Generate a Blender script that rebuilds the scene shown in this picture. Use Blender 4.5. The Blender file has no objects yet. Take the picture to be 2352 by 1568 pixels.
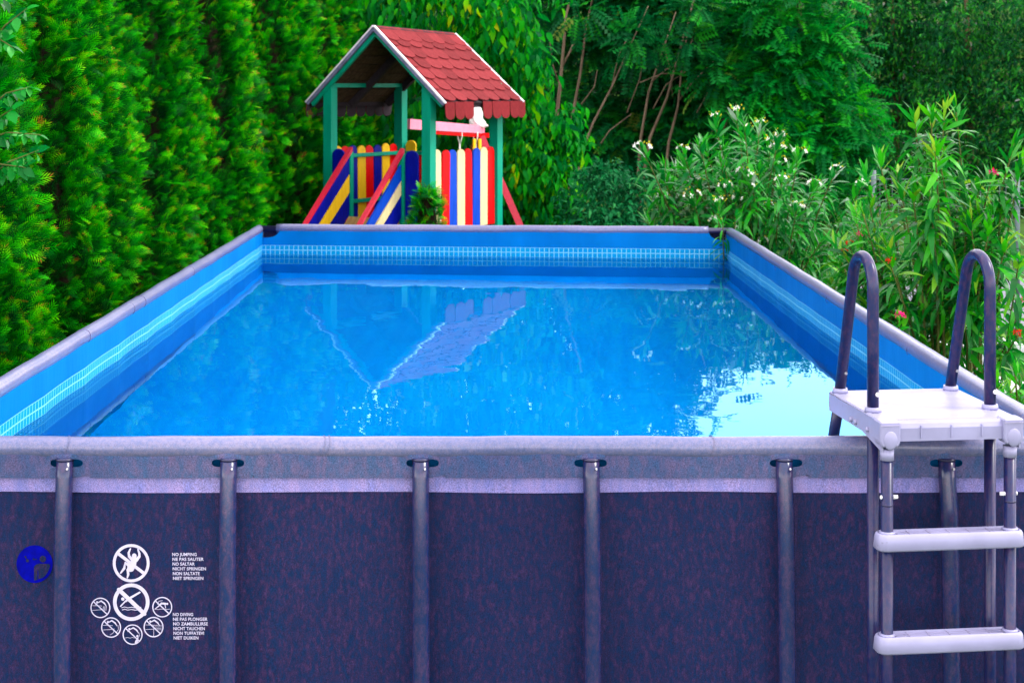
import bpy, bmesh, math, random
import numpy as np
from mathutils import Vector, Matrix

random.seed(7)
rng = np.random.default_rng(11)
scene = bpy.context.scene
COL = scene.collection
R = math.radians

# ------------------------------------------------------------------ camera
CAMZ = 2.383
F_PX, VX, VY = 3632.0, 1135.0, 197.0        # focal length, vanishing point (photo at 2352 x 1568)
cam_data = bpy.data.cameras.new("camera")
cam = bpy.data.objects.new("camera", cam_data)
COL.objects.link(cam)
cam.location = (0, 0, CAMZ)
cam.rotation_euler = (R(90), 0, 0)
cam_data.sensor_width = 36.0
cam_data.lens = F_PX / 2352 * 36.0
cam_data.shift_x = (1176 - VX) / 2352
cam_data.shift_y = -(784 - VY) / 2352
cam_data.clip_start = 0.1
cam_data.clip_end = 600
cam_data.dof.use_dof = True
cam_data.dof.focus_distance = 5.4
cam_data.dof.aperture_fstop = 9.0
scene.camera = cam

# ------------------------------------------------------------------ sky and sun
SUN_EL, SUN_AZ = 50.0, 84.0      # azimuth measured from -Y (towards the camera's back) to +X
world = bpy.data.worlds.new("World")
scene.world = world
world.use_nodes = True
wn, wl = world.node_tree.nodes, world.node_tree.links
wn.clear()
w_out = wn.new("ShaderNodeOutputWorld")
w_bg = wn.new("ShaderNodeBackground")
w_sky = wn.new("ShaderNodeTexSky")
w_sky.sky_type = 'NISHITA'
w_sky.sun_disc = False
w_sky.sun_elevation = R(SUN_EL)
w_sky.dust_density = 4.0
w_sky.air_density = 1.0
w_tc = wn.new("ShaderNodeTexCoord")
w_noise = wn.new("ShaderNodeTexNoise")
w_noise.inputs['Scale'].default_value = 2.2
w_noise.inputs['Detail'].default_value = 5
w_ramp = wn.new("ShaderNodeValToRGB")
w_ramp.color_ramp.elements[0].position = 0.30
w_ramp.color_ramp.elements[0].color = (0.80, 0.80, 0.80, 1)
w_ramp.color_ramp.elements[1].position = 0.65
w_ramp.color_ramp.elements[1].color = (0.98, 0.98, 0.98, 1)
w_mix = wn.new("ShaderNodeMix")
w_mix.data_type = 'RGBA'
w_mix.inputs[7].default_value = (15.0, 14.2, 14.4, 1)      # overcast cloud layer
wl.new(w_tc.outputs['Generated'], w_noise.inputs['Vector'])
wl.new(w_noise.outputs['Fac'], w_ramp.inputs['Fac'])
wl.new(w_ramp.outputs['Color'], w_mix.inputs[0])
wl.new(w_sky.outputs['Color'], w_mix.inputs[6])
# sky brightened low all round so its reflection in the water whitens
w_sep = wn.new("ShaderNodeSeparateXYZ")
wl.new(w_tc.outputs['Generated'], w_sep.inputs[0])
w_horizon_lift = wn.new("ShaderNodeMapRange")
w_horizon_lift.interpolation_type = 'SMOOTHSTEP'
w_horizon_lift.inputs['From Min'].default_value = 0.14
w_horizon_lift.inputs['From Max'].default_value = 0.48
w_horizon_lift.inputs['To Min'].default_value = 1.8
w_horizon_lift.inputs['To Max'].default_value = 1.0
wl.new(w_sep.outputs['Z'], w_horizon_lift.inputs['Value'])
w_mul = wn.new("ShaderNodeVectorMath")
w_mul.operation = 'SCALE'
wl.new(w_mix.outputs[2], w_mul.inputs[0])
wl.new(w_horizon_lift.outputs[0], w_mul.inputs['Scale'])
wl.new(w_mul.outputs[0], w_bg.inputs['Color'])
w_bg.inputs['Strength'].default_value = 0.145
wl.new(w_bg.outputs[0], w_out.inputs['Surface'])

sun_data = bpy.data.lights.new("sun", 'SUN')
sun = bpy.data.objects.new("sun", sun_data)
COL.objects.link(sun)
sun_data.energy = 2.2
sun_data.angle = R(14)
sun_data.color = (1.0, 0.96, 0.9)
sdir = Vector((math.sin(R(SUN_AZ)) * math.cos(R(SUN_EL)), -math.cos(R(SUN_AZ)) * math.cos(R(SUN_EL)), math.sin(R(SUN_EL))))
sun.rotation_euler = (-sdir).to_track_quat('-Z', 'Y').to_euler()
sun.location = sdir * 60
w_sky.sun_rotation = math.atan2(sdir.x, sdir.y)

scene.view_settings.view_transform = 'Standard'
scene.view_settings.look = 'None'
scene.view_settings.exposure = 0.52
scene.view_settings.gamma = 1.0
scene.view_settings.use_curve_mapping = False
scene.render.engine = 'CYCLES'
scene.cycles.max_bounces = 10
scene.cycles.transparent_max_bounces = 24
scene.cycles.diffuse_bounces = 4
scene.cycles.caustics_reflective = False
scene.cycles.caustics_refractive = True
scene.cycles.use_denoising = True

# ------------------------------------------------------------------ helpers
def P(px, py, D):
    """world point seen at photo pixel (px, py) when it stands D metres away"""
    return Vector(((px - VX) * D / F_PX, D, CAMZ - (py - VY) * D / F_PX))


def tag(o, label=None, cat=None, group=None, kind=None):
    if label: o["label"] = label
    if cat: o["category"] = cat
    if group: o["group"] = group
    if kind: o["kind"] = kind
    return o


def empty(name, loc=(0, 0, 0), rz=0.0):
    o = bpy.data.objects.new(name, None)
    o.location = loc
    o.rotation_euler = (0, 0, rz)
    o.empty_display_size = 0.2
    COL.objects.link(o)
    return o


def link(name, me, mat=None, parent=None, smooth=False):
    o = bpy.data.objects.new(name, me)
    COL.objects.link(o)
    if mat is not None and not me.materials:
        me.materials.append(mat)
    if parent is not None:
        o.parent = parent
    if smooth:
        me.polygons.foreach_set("use_smooth", [True] * len(me.polygons))
    return o


def mesh(name, V, Fc, mat=None, parent=None, smooth=False, uv=None):
    me = bpy.data.meshes.new(name)
    me.from_pydata([tuple(v) for v in V], [], Fc)
    if uv is not None:
        lay = me.uv_layers.new(name="UVMap")
        idx = np.empty(len(me.loops), dtype=np.int32)
        me.loops.foreach_get("vertex_index", idx)
        lay.data.foreach_set("uv", np.asarray(uv, dtype=np.float32)[idx].ravel())
    me.update()
    return link(name, me, mat, parent, smooth)


def bm_obj(name, bm, mat=None, parent=None, smooth=False):
    me = bpy.data.meshes.new(name)
    bm.normal_update()
    bm.to_mesh(me)
    bm.free()
    return link(name, me, mat, parent, smooth)


def box(name, c, s, mat=None, parent=None, bevel=0.0, M=None):
    bm = bmesh.new()
    bmesh.ops.create_cube(bm, size=1.0)
    bmesh.ops.scale(bm, vec=Vector(s), verts=bm.verts)
    if bevel:
        bmesh.ops.bevel(bm, geom=bm.edges[:], offset=bevel, segments=2, affect='EDGES', profile=0.6)
    if M is not None:
        bmesh.ops.transform(bm, matrix=M, verts=bm.verts)
    bmesh.ops.translate(bm, vec=Vector(c), verts=bm.verts)
    return bm_obj(name, bm, mat, parent)


def tube_geo(pts, rad, seg=14, cap=True, sx=1.0):
    pts = [Vector(p) for p in pts]
    n = len(pts)
    rad = rad if hasattr(rad, '__len__') else [rad] * n
    V, Fc = [], []
    prev = None
    for i, p in enumerate(pts):
        t = (pts[min(i + 1, n - 1)] - pts[max(i - 1, 0)]).normalized()
        if prev is None:
            ref = Vector((1, 0, 0)) if abs(t.x) < 0.9 else Vector((0, 0, 1))
            u = (ref - t * ref.dot(t)).normalized()
        else:
            u = (prev - t * prev.dot(t)).normalized()
        prev = u
        w = t.cross(u)
        for k in range(seg):
            a = 2 * math.pi * k / seg
            V.append(p + (u * math.cos(a) * sx + w * math.sin(a)) * rad[i])
    for i in range(n - 1):
        for k in range(seg):
            k2 = (k + 1) % seg
            Fc.append((i * seg + k, i * seg + k2, (i + 1) * seg + k2, (i + 1) * seg + k))
    if cap:
        Fc.append(tuple(range(seg - 1, -1, -1)))
        Fc.append(tuple(range((n - 1) * seg, n * seg)))
    return V, Fc


def tube(name, pts, rad, mat, parent=None, seg=14, sx=1.0, smooth=True):
    V, Fc = tube_geo(pts, rad, seg, True, sx)
    o = mesh(name, V, Fc, mat, parent, False)
    if smooth:
        for p in o.data.polygons:
            p.use_smooth = len(p.vertices) == 4
    return o


def join_geo(parts):
    V, Fc = [], []
    for v, f in parts:
        n = len(V)
        V += list(v)
        Fc += [tuple(i + n for i in q) for q in f]
    return V, Fc


def prism(name, outline, thick, mat, parent=None, to=lambda a, b, t: (a, t, b), bevel=0.0):
    """outline of (a, b) points given a thickness; 'to' maps (a, b, t) into space"""
    bm = bmesh.new()
    A = [bm.verts.new(to(a, b, 0.0)) for a, b in outline]
    B = [bm.verts.new(to(a, b, thick)) for a, b in outline]
    n = len(A)
    bm.faces.new(A)
    bm.faces.new(B[::-1])
    for i in range(n):
        j = (i + 1) % n
        bm.faces.new((A[j], A[i], B[i], B[j]))
    bmesh.ops.recalc_face_normals(bm, faces=bm.faces)
    if bevel:
        bmesh.ops.bevel(bm, geom=bm.edges[:], offset=bevel, segments=1, affect='EDGES')
    return bm_obj(name, bm, mat, parent)


def copy_obj(o, parent=None):
    c = o.copy()
    COL.objects.link(c)
    c.parent = parent
    return c


# ------------------------------------------------------------------ materials
def nmat(name):
    m = bpy.data.materials.new(name)
    m.use_nodes = True
    n, l = m.node_tree.nodes, m.node_tree.links
    bs = n['Principled BSDF']
    return m, n, l, bs


def noise(n, l, scale, detail=4, coords='Object', stretch=None, rough=0.55):
    tc = n.new("ShaderNodeTexCoord")
    t = n.new("ShaderNodeTexNoise")
    t.inputs['Scale'].default_value = scale
    t.inputs['Detail'].default_value = detail
    t.inputs['Roughness'].default_value = rough
    if stretch:
        mp = n.new("ShaderNodeMapping")
        mp.inputs['Scale'].default_value = stretch
        l.new(tc.outputs[coords], mp.inputs['Vector'])
        l.new(mp.outputs[0], t.inputs['Vector'])
    else:
        l.new(tc.outputs[coords], t.inputs['Vector'])
    return t


def ramp(n, l, src, stops):
    r = n.new("ShaderNodeValToRGB")
    e = r.color_ramp.elements
    while len(e) < len(stops):
        e.new(0.5)
    for k, (pos, c) in enumerate(stops):
        e[k].position = pos
        e[k].color = (*c, 1)
    l.new(src, r.inputs['Fac'])
    return r


def bump(n, l, bs, src, strength=0.2, dist=0.01):
    b = n.new("ShaderNodeBump")
    b.inputs['Strength'].default_value = strength
    b.inputs['Distance'].default_value = dist
    l.new(src, b.inputs['Height'])
    l.new(b.outputs[0], bs.inputs['Normal'])
    return b


def paint(name, col, rough=0.5, var=0.25, scale=9.0, stretch=(1, 1, 1), spec=0.12, bmp=0.15, rnd=0.0, grain=None, scuff=None):
    """painted or moulded surface: base colour with blotches, streaks and a little relief"""
    m, n, l, bs = nmat(name)
    t = noise(n, l, scale, 6, stretch=stretch)
    lo = tuple(c * (1 - var) for c in col)
    hi = tuple(min(1, c * (1 + var * 0.8)) for c in col)
    r = ramp(n, l, t.outputs['Fac'], [(0.3, lo), (0.55, col), (0.75, hi)])
    out = r.outputs['Color']
    if rnd:
        oi = n.new("ShaderNodeObjectInfo")
        mr = n.new("ShaderNodeMapRange")
        mr.inputs['To Min'].default_value = 1 - rnd
        mr.inputs['To Max'].default_value = 1 + rnd
        l.new(oi.outputs['Random'], mr.inputs['Value'])
        hv = n.new("ShaderNodeHueSaturation")
        l.new(mr.outputs[0], hv.inputs['Value'])
        l.new(out, hv.inputs['Color'])
        out = hv.outputs['Color']
    if scuff:      # worn or dirty marks: (noise scale, threshold, stretch, colour)
        t3 = noise(n, l, scuff[0], 5, stretch=scuff[2], rough=0.65)
        r3 = ramp(n, l, t3.outputs['Fac'], [(scuff[1], (0, 0, 0)), (scuff[1] + 0.05, (1, 1, 1))])
        m3 = n.new("ShaderNodeMix"); m3.data_type = 'RGBA'
        l.new(r3.outputs[0], m3.inputs[0]); l.new(out, m3.inputs[6]); m3.inputs[7].default_value = (*scuff[3], 1)
        out = m3.outputs[2]
    l.new(out, bs.inputs['Base Color'])
    bs.inputs['Roughness'].default_value = rough
    bs.inputs['Specular IOR Level'].default_value = spec
    if bmp:
        t2 = noise(n, l, scale * 6, 4, stretch=grain or stretch)
        bump(n, l, bs, t2.outputs['Fac'], bmp, 0.004)
    return m


def mottle(name, a, b, c, scale=16.0, stretch=(1, 1, 0.45), rough=0.45, spec=0.4, wrinkle=0.25, hi=None, pos=(0.40, 0.50, 0.61), grain=0.5):
    """woven vinyl print: blotches of navy and plum with a fine weave"""
    m, n, l, bs = nmat(name)
    t = noise(n, l, scale, 9, stretch=stretch, rough=0.72)
    stops = [(pos[0], a), (pos[1], b), (pos[2], c)]
    if hi: stops.append((0.74, hi))
    r = ramp(n, l, t.outputs['Fac'], stops)
    big = noise(n, l, 2.3, 3, stretch=(1, 1, 0.5))
    rb = ramp(n, l, big.outputs['Fac'], [(0.3, (0.72, 0.76, 0.85)), (0.7, (1.15, 1.1, 1.05))])
    mx = n.new("ShaderNodeMix"); mx.data_type = 'RGBA'; mx.blend_type = 'MULTIPLY'
    mx.inputs[0].default_value = 1.0
    l.new(r.outputs[0], mx.inputs[6]); l.new(rb.outputs[0], mx.inputs[7])
    fine = noise(n, l, 420, 2, stretch=(1, 1, 0.7))
    rf = ramp(n, l, fine.outputs['Fac'], [(0.3, (1 - grain,) * 3), (0.7, (1 + grain,) * 3)])
    m2 = n.new("ShaderNodeMix"); m2.data_type = 'RGBA'; m2.blend_type = 'MULTIPLY'
    m2.inputs[0].default_value = 1.0
    l.new(mx.outputs[2], m2.inputs[6]); l.new(rf.outputs[0], m2.inputs[7])
    l.new(m2.outputs[2], bs.inputs['Base Color'])
    bs.inputs['Roughness'].default_value = rough
    bs.inputs['Specular IOR Level'].default_value = spec
    if wrinkle:
        t2 = noise(n, l, 9.0, 3, stretch=(1.6, 1, 0.16))
        bump(n, l, bs, t2.outputs['Fac'], wrinkle, 0.03)
    return m


def leaf_mat(name, stops, trans=0.3, rough=0.5, spec=0.06):
    m, n, l, bs = nmat(name)
    at = n.new("ShaderNodeAttribute")
    at.attribute_name = "tint"
    r = ramp(n, l, at.outputs['Fac'], stops)
    l.new(r.outputs[0], bs.inputs['Base Color'])
    bs.inputs['Roughness'].default_value = rough
    bs.inputs['Specular IOR Level'].default_value = spec
    tr = n.new("ShaderNodeBsdfTranslucent")
    hs = n.new("ShaderNodeHueSaturation")
    hs.inputs['Value'].default_value = 1.5
    l.new(r.outputs[0], hs.inputs['Color'])
    l.new(hs.outputs[0], tr.inputs['Color'])
    mx = n.new("ShaderNodeMixShader")
    mx.inputs[0].default_value = trans
    l.new(bs.outputs[0], mx.inputs[1]); l.new(tr.outputs[0], mx.inputs[2])
    l.new(mx.outputs[0], n['Material Output'].inputs['Surface'])
    return m


M_wall = mottle("wall_vinyl", (0.002, 0.014, 0.064), (0.012, 0.013, 0.058), (0.034, 0.017, 0.068), scale=80, pos=(0.41, 0.515, 0.635), rough=0.6, spec=0.12)
M_tubing = mottle("mottled_steel", (0.006, 0.019, 0.085), (0.018, 0.021, 0.080), (0.042, 0.026, 0.085), scale=62, stretch=(1, 1, 0.5), rough=0.22, spec=0.5, grain=0.2, wrinkle=0)
M_rail_tube = mottle("ladder_steel", (0.004, 0.013, 0.078), (0.015, 0.015, 0.072), (0.038, 0.021, 0.078), scale=62, stretch=(1, 1, 0.6), rough=0.3, spec=0.35, grain=0.2, wrinkle=0)
M_flap = mottle("flap_vinyl", (0.046, 0.088, 0.205), (0.072, 0.088, 0.20), (0.11, 0.094, 0.20), scale=40, stretch=(1, 1, 0.35), rough=0.6, spec=0.15, wrinkle=0.12)
M_sleeve = mottle("sleeve_vinyl", (0.095, 0.115, 0.25), (0.13, 0.135, 0.26), (0.16, 0.15, 0.265), scale=80, stretch=(1, 1, 1), rough=0.30, spec=0.55, grain=0.25, wrinkle=0.05)
M_band = mottle("weld_band_vinyl", (0.17, 0.17, 0.46), (0.21, 0.19, 0.46), (0.27, 0.21, 0.47), scale=34, stretch=(1, 1, 0.4), rough=0.4, wrinkle=0.05)
M_dark = paint("dark_joint", (0.015, 0.014, 0.06), rough=0.35, spec=0.5)
M_seam = paint("seam_line", (0.10, 0.09, 0.19), rough=0.6, bmp=0)
M_print = paint("white_print", (0.50, 0.47, 0.66), rough=0.5, var=0.12, scale=40, bmp=0)
M_blueprint = paint("blue_print", (0.0, 0.001, 0.26), rough=0.7, spec=0.05, var=0.4, scale=30, bmp=0)
M_plastic = paint("white_plastic", (0.255, 0.25, 0.42), rough=0.4, var=0.16, scale=7, spec=0.5, bmp=0.06, scuff=(11, 0.66, (1, 4, 4), (0.16, 0.15, 0.24)))
M_groove = paint("grey_groove", (0.30, 0.28, 0.42), rough=0.5, bmp=0)
M_bolt = paint("white_bolt", (0.72, 0.70, 0.78), rough=0.3, bmp=0)
M_screw = paint("steel_screw", (0.25, 0.25, 0.3), rough=0.2, bmp=0, spec=0.8)

# liner: plain blue with a printed mosaic band near the water line (UV: metres along the wall, height)
def liner_mat():
    m, n, l, bs = nmat("blue_liner")
    uv = n.new("ShaderNodeUVMap")
    sp = n.new("ShaderNodeSeparateXYZ")
    l.new(uv.outputs[0], sp.inputs[0])
    def mth(op, a, b=None):
        x = n.new("ShaderNodeMath"); x.operation = op
        for i, v in enumerate((a, b)):
            if v is None: continue
            if isinstance(v, (int, float)): x.inputs[i].default_value = v
            else: l.new(v, x.inputs[i])
        return x.outputs[0]
    T = 0.036
    fu = mth('FRACT', mth('DIVIDE', sp.outputs[0], T))
    fv = mth('FRACT', mth('DIVIDE', mth('SUBTRACT', sp.outputs[1], 1.165), T))
    lu = mth('LESS_THAN', mth('ABSOLUTE', mth('SUBTRACT', fu, 0.5)), 0.085)
    lv = mth('GREATER_THAN', mth('ABSOLUTE', mth('SUBTRACT', fv, 0.5)), 0.42)
    lines = mth('MAXIMUM', lu, lv)
    inband = mth('MULTIPLY', mth('LESS_THAN', sp.outputs[1], 1.165), mth('GREATER_THAN', sp.outputs[1], 0.985))
    t = noise(n, l, 3.0, 5, coords='Object', stretch=(1, 1, 0.5))
    r = ramp(n, l, t.outputs['Fac'], [(0.3, (0.0, 0.125, 0.40)), (0.7, (0.0, 0.165, 0.50))])
    tile = ramp(n, l, t.outputs['Fac'], [(0.35, (0.0, 0.22, 0.50)), (0.65, (0.0, 0.27, 0.56))])
    m1 = n.new("ShaderNodeMix"); m1.data_type = 'RGBA'
    l.new(inband, m1.inputs[0]); l.new(r.outputs[0], m1.inputs[6]); l.new(tile.outputs[0], m1.inputs[7])
    m2 = n.new("ShaderNodeMix"); m2.data_type = 'RGBA'
    l.new(mth('MULTIPLY', inband, lines), m2.inputs[0])
    l.new(m1.outputs[2], m2.inputs[6]); m2.inputs[7].default_value = (0.16, 0.48, 0.62, 1)
    l.new(m2.outputs[2], bs.inputs['Base Color'])
    bs.inputs['Roughness'].default_value = 0.5
    bs.inputs['Specular IOR Level'].default_value = 0.03
    t2 = noise(n, l, 7, 3, coords='Object', stretch=(1, 1, 0.35))
    bump(n, l, bs, t2.outputs['Fac'], 0.15, 0.03)
    return m
M_liner = liner_mat()

def floor_mat():
    m, n, l, bs = nmat("pool_floor_vinyl")
    t = noise(n, l, 1.0, 5, stretch=(17, 1.3, 1))
    t2 = noise(n, l, 0.5, 2)
    mx = n.new("ShaderNodeMath"); mx.operation = 'ADD'
    l.new(t.outputs['Fac'], mx.inputs[0]); l.new(t2.outputs['Fac'], mx.inputs[1])
    hv = n.new("ShaderNodeMath"); hv.operation = 'MULTIPLY'; hv.inputs[1].default_value = 0.5
    l.new(mx.outputs[0], hv.inputs[0])
    r = ramp(n, l, hv.outputs[0], [(0.34, (0.0, 0.255, 0.90)), (0.50, (0.0, 0.29, 0.93)), (0.66, (0.0, 0.33, 0.95))])
    l.new(r.outputs[0], bs.inputs['Base Color'])
    bs.inputs['Roughness'].default_value = 0.6
    bs.inputs['Specular IOR Level'].default_value = 0.02
    return m
M_floor = floor_mat()

def water_mat():
    m, n, l, bs = nmat("pool_water")
    n.remove(bs)
    tr = n.new("ShaderNodeBsdfRefraction")
    tr.inputs['Color'].default_value = (0.95, 1.0, 1.0, 1)
    tr.inputs['Roughness'].default_value = 0.0
    tr.inputs['IOR'].default_value = 1.333
    gl = n.new("ShaderNodeBsdfGlossy")
    gl.inputs['Roughness'].default_value = 0.0
    gl.inputs['Color'].default_value = (0.34, 0.84, 1.0, 1)
    fr = n.new("ShaderNodeFresnel")
    fr.inputs['IOR'].default_value = 1.333
    mx = n.new("ShaderNodeMixShader")
    t = noise(n, l, 2.2, 3, stretch=(1.0, 1.0, 1))
    b = n.new("ShaderNodeBump")
    b.inputs['Strength'].default_value = 1.0
    b.inputs['Distance'].default_value = 0.0009
    l.new(t.outputs['Fac'], b.inputs['Height'])
    l.new(b.outputs[0], gl.inputs['Normal']); l.new(b.outputs[0], tr.inputs['Normal'])
    l.new(fr.outputs[0], mx.inputs[0]); l.new(tr.outputs[0], mx.inputs[1]); l.new(gl.outputs[0], mx.inputs[2])
    l.new(mx.outputs[0], n['Material Output'].inputs['Surface'])
    return m
M_water = water_mat()

M_green = paint("green_paint", (0.0, 0.26, 0.165), rough=0.45, var=0.18, scale=5, stretch=(3, 3, 0.5), bmp=0.1, scuff=(16, 0.68, (3, 3, 0.6), (0.02, 0.16, 0.1)))
M_red = paint("red_paint", (0.62, 0.0, 0.002), rough=0.5, var=0.15, stretch=(4, 4, 0.6), bmp=0.1, rnd=0.06, scuff=(16, 0.68, (3, 3, 0.6), (0.36, 0.02, 0.02)))
M_blue = paint("blue_paint", (0.0, 0.050, 0.46), rough=0.5, var=0.2, stretch=(4, 4, 0.6), bmp=0.1, rnd=0.08, scuff=(16, 0.68, (3, 3, 0.6), (0.05, 0.14, 0.5)))
M_navy = paint("navy_paint", (0.0, 0.004, 0.25), rough=0.5, var=0.3, stretch=(4, 4, 0.6), bmp=0.1, scuff=(16, 0.68, (3, 3, 0.6), (0.02, 0.03, 0.32)))
M_cream = paint("cream_paint", (0.66, 0.55, 0.30), rough=0.55, var=0.12, stretch=(4, 4, 0.6), bmp=0.1, rnd=0.05, scuff=(16, 0.68, (3, 3, 0.6), (0.45, 0.36, 0.18)))
M_yellow = paint("yellow_paint", (0.78, 0.47, 0.012), rough=0.5, var=0.12, stretch=(4, 4, 0.6), bmp=0.1, rnd=0.08, scuff=(16, 0.68, (3, 3, 0.6), (0.5, 0.3, 0.05)))
M_pinkred = paint("faded_red_paint", (0.50, 0.010, 0.040), rough=0.35, spec=0.4, var=0.2, stretch=(4, 4, 4), bmp=0.1)
M_pink = paint("beam_lit_pink", (0.78, 0.25, 0.36), rough=0.5, var=0.15, bmp=0.1)
M_shingle = paint("red_bitumen", (0.165, 0.020, 0.024), rough=0.9, var=0.25, scale=26, bmp=0.7, rnd=0.20, spec=0.1)
M_tab = paint("red_bitumen_edge", (0.165, 0.015, 0.019), rough=0.9, var=0.25, scale=26, bmp=0.6, rnd=0.20, spec=0.1)
M_felt = paint("roof_felt", (0.03, 0.022, 0.028), rough=0.9, var=0.3, scale=30)
M_rooftim = paint("dark_boards", (0.06, 0.034, 0.02), rough=0.9, var=0.5, scale=6, stretch=(1, 4, 4), bmp=0.3)
M_trim = paint("white_trim", (0.72, 0.68, 0.76), rough=0.5, var=0.2, scale=12, bmp=0.2)
M_barge = paint("weathered_blue_grey", (0.14, 0.15, 0.27), rough=0.7, var=0.4, scale=14, bmp=0.2)
M_wood = paint("ramp_wood", (0.35, 0.22, 0.08), rough=0.7, var=0.3, stretch=(6, 1, 1), bmp=0.2)
M_maroon = paint("maroon_metal", (0.11, 0.012, 0.014), rough=0.6, var=0.4)
M_rope = paint("white_rope", (0.66, 0.66, 0.62), rough=0.8, bmp=0.4, scale=60)
M_cloth = paint("white_cloth", (0.86, 0.86, 0.86), rough=0.8, var=0.1, scale=14, bmp=0.3)
M_chair = paint("white_chair_plastic", (0.74, 0.76, 0.80), rough=0.35, var=0.08, bmp=0.05)
M_wire = paint("grey_wire", (0.10, 0.14, 0.15), rough=0.4, bmp=0)
M_barkA = paint("grey_brown_bark", (0.15, 0.105, 0.075), rough=0.9, var=0.45, scale=7, stretch=(3, 3, 0.5), bmp=0.6)
M_barkB = paint("dark_bark", (0.085, 0.05, 0.03), rough=0.9, var=0.5, scale=7, stretch=(3, 3, 0.5), bmp=0.6)
M_stem = paint("green_stem", (0.10, 0.12, 0.03), rough=0.7, var=0.4, bmp=0.2)
M_inner = paint("shade_dark_twigs", (0.014, 0.010, 0.004), rough=1.0, var=0.7, scale=9, bmp=0.8, spec=0.1)
M_ground = paint("lawn_ground", (0.035, 0.09, 0.012), rough=0.95, var=0.55, scale=1.4, bmp=0.5, spec=0.1)

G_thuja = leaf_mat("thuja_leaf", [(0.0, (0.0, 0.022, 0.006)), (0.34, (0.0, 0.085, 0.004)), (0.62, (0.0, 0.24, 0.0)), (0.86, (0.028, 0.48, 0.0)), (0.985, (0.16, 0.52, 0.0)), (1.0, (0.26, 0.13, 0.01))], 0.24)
G_walnut = leaf_mat("broad_leaf_bright", [(0.0, (0.0, 0.075, 0.022)), (0.4, (0.0, 0.17, 0.012)), (0.75, (0.008, 0.29, 0.0)), (0.92, (0.13, 0.42, 0.0)), (1.0, (0.32, 0.36, 0.0))], 0.42)
G_robinia = leaf_mat("feathery_leaf", [(0.0, (0.0, 0.035, 0.012)), (0.5, (0.001, 0.105, 0.022)), (0.85, (0.012, 0.25, 0.010)), (1.0, (0.12, 0.20, 0.03))], 0.28)
G_robinia_l = leaf_mat("feathery_leaf_light", [(0.0, (0.0, 0.060, 0.018)), (0.6, (0.0, 0.18, 0.014)), (1.0, (0.022, 0.36, 0.0))], 0.33)
G_dark = leaf_mat("dark_wood_leaf", [(0.0, (0.0, 0.028, 0.012)), (0.45, (0.003, 0.085, 0.018)), (0.78, (0.022, 0.24, 0.008)), (0.92, (0.09, 0.12, 0.05)), (1.0, (0.18, 0.20, 0.20))], 0.22)
G_ole_w = leaf_mat("oleander_leaf_grey", [(0.0, (0.0, 0.080, 0.018)), (0.5, (0.002, 0.19, 0.018)), (0.82, (0.02, 0.34, 0.004)), (0.95, (0.08, 0.25, 0.08)), (1.0, (0.22, 0.32, 0.24))], 0.28, rough=0.35, spec=0.28)
G_ole_r = leaf_mat("oleander_leaf_green", [(0.0, (0.0, 0.085, 0.018)), (0.5, (0.003, 0.19, 0.010)), (0.8, (0.03, 0.34, 0.002)), (1.0, (0.20, 0.36, 0.02))], 0.34, rough=0.35, spec=0.28)
G_low = leaf_mat("low_shrub_leaf", [(0.0, (0.0, 0.055, 0.020)), (0.7, (0.003, 0.14, 0.034)), (1.0, (0.03, 0.22, 0.05))], 0.2)
G_sprig = leaf_mat("sprig_leaf", [(0.0, (0.0, 0.12, 0.015)), (0.7, (0.004, 0.24, 0.02)), (1.0, (0.05, 0.34, 0.05))], 0.3, rough=0.35, spec=0.15)
G_grass = leaf_mat("grass_blade", [(0.0, (0.006, 0.09, 0.002)), (0.7, (0.02, 0.20, 0.002)), (1.0, (0.20, 0.22, 0.03))], 0.3)
F_white = leaf_mat("white_petal", [(0.0, (0.75, 0.75, 0.70)), (1.0, (0.80, 0.80, 0.80))], 0.3, rough=0.6)
F_bud = leaf_mat("yellow_bud", [(0.0, (0.34, 0.42, 0.02)), (1.0, (0.66, 0.52, 0.04))], 0.3, rough=0.6)
F_red = leaf_mat("red_petal", [(0.0, (0.42, 0.004, 0.02)), (0.6, (0.62, 0.006, 0.015)), (1.0, (0.60, 0.06, 0.005))], 0.3, rough=0.6)
F_pink = leaf_mat("magenta_petal", [(0.0, (0.48, 0.004, 0.11)), (1.0, (0.70, 0.03, 0.22))], 0.3, rough=0.6)

# ------------------------------------------------------------------ foliage engine
def frames(d, roll=None):
    """rotation matrices whose Y axis is d, Z axis as near to up as possible, turned by roll about d"""
    d = d / np.linalg.norm(d, axis=1, keepdims=True)
    up = np.tile(np.array([[0.0, 0.0, 1.0]]), (len(d), 1))
    up[np.abs(d[:, 2]) > 0.97] = (1.0, 0.0, 0.0)
    x = np.cross(d, up); x /= np.linalg.norm(x, axis=1, keepdims=True)
    z = np.cross(x, d)
    if roll is not None:
        c, s = np.cos(roll)[:, None], np.sin(roll)[:, None]
        x, z = x * c + z * s, z * c - x * s
    return np.stack([x, d, z], axis=2)


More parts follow.
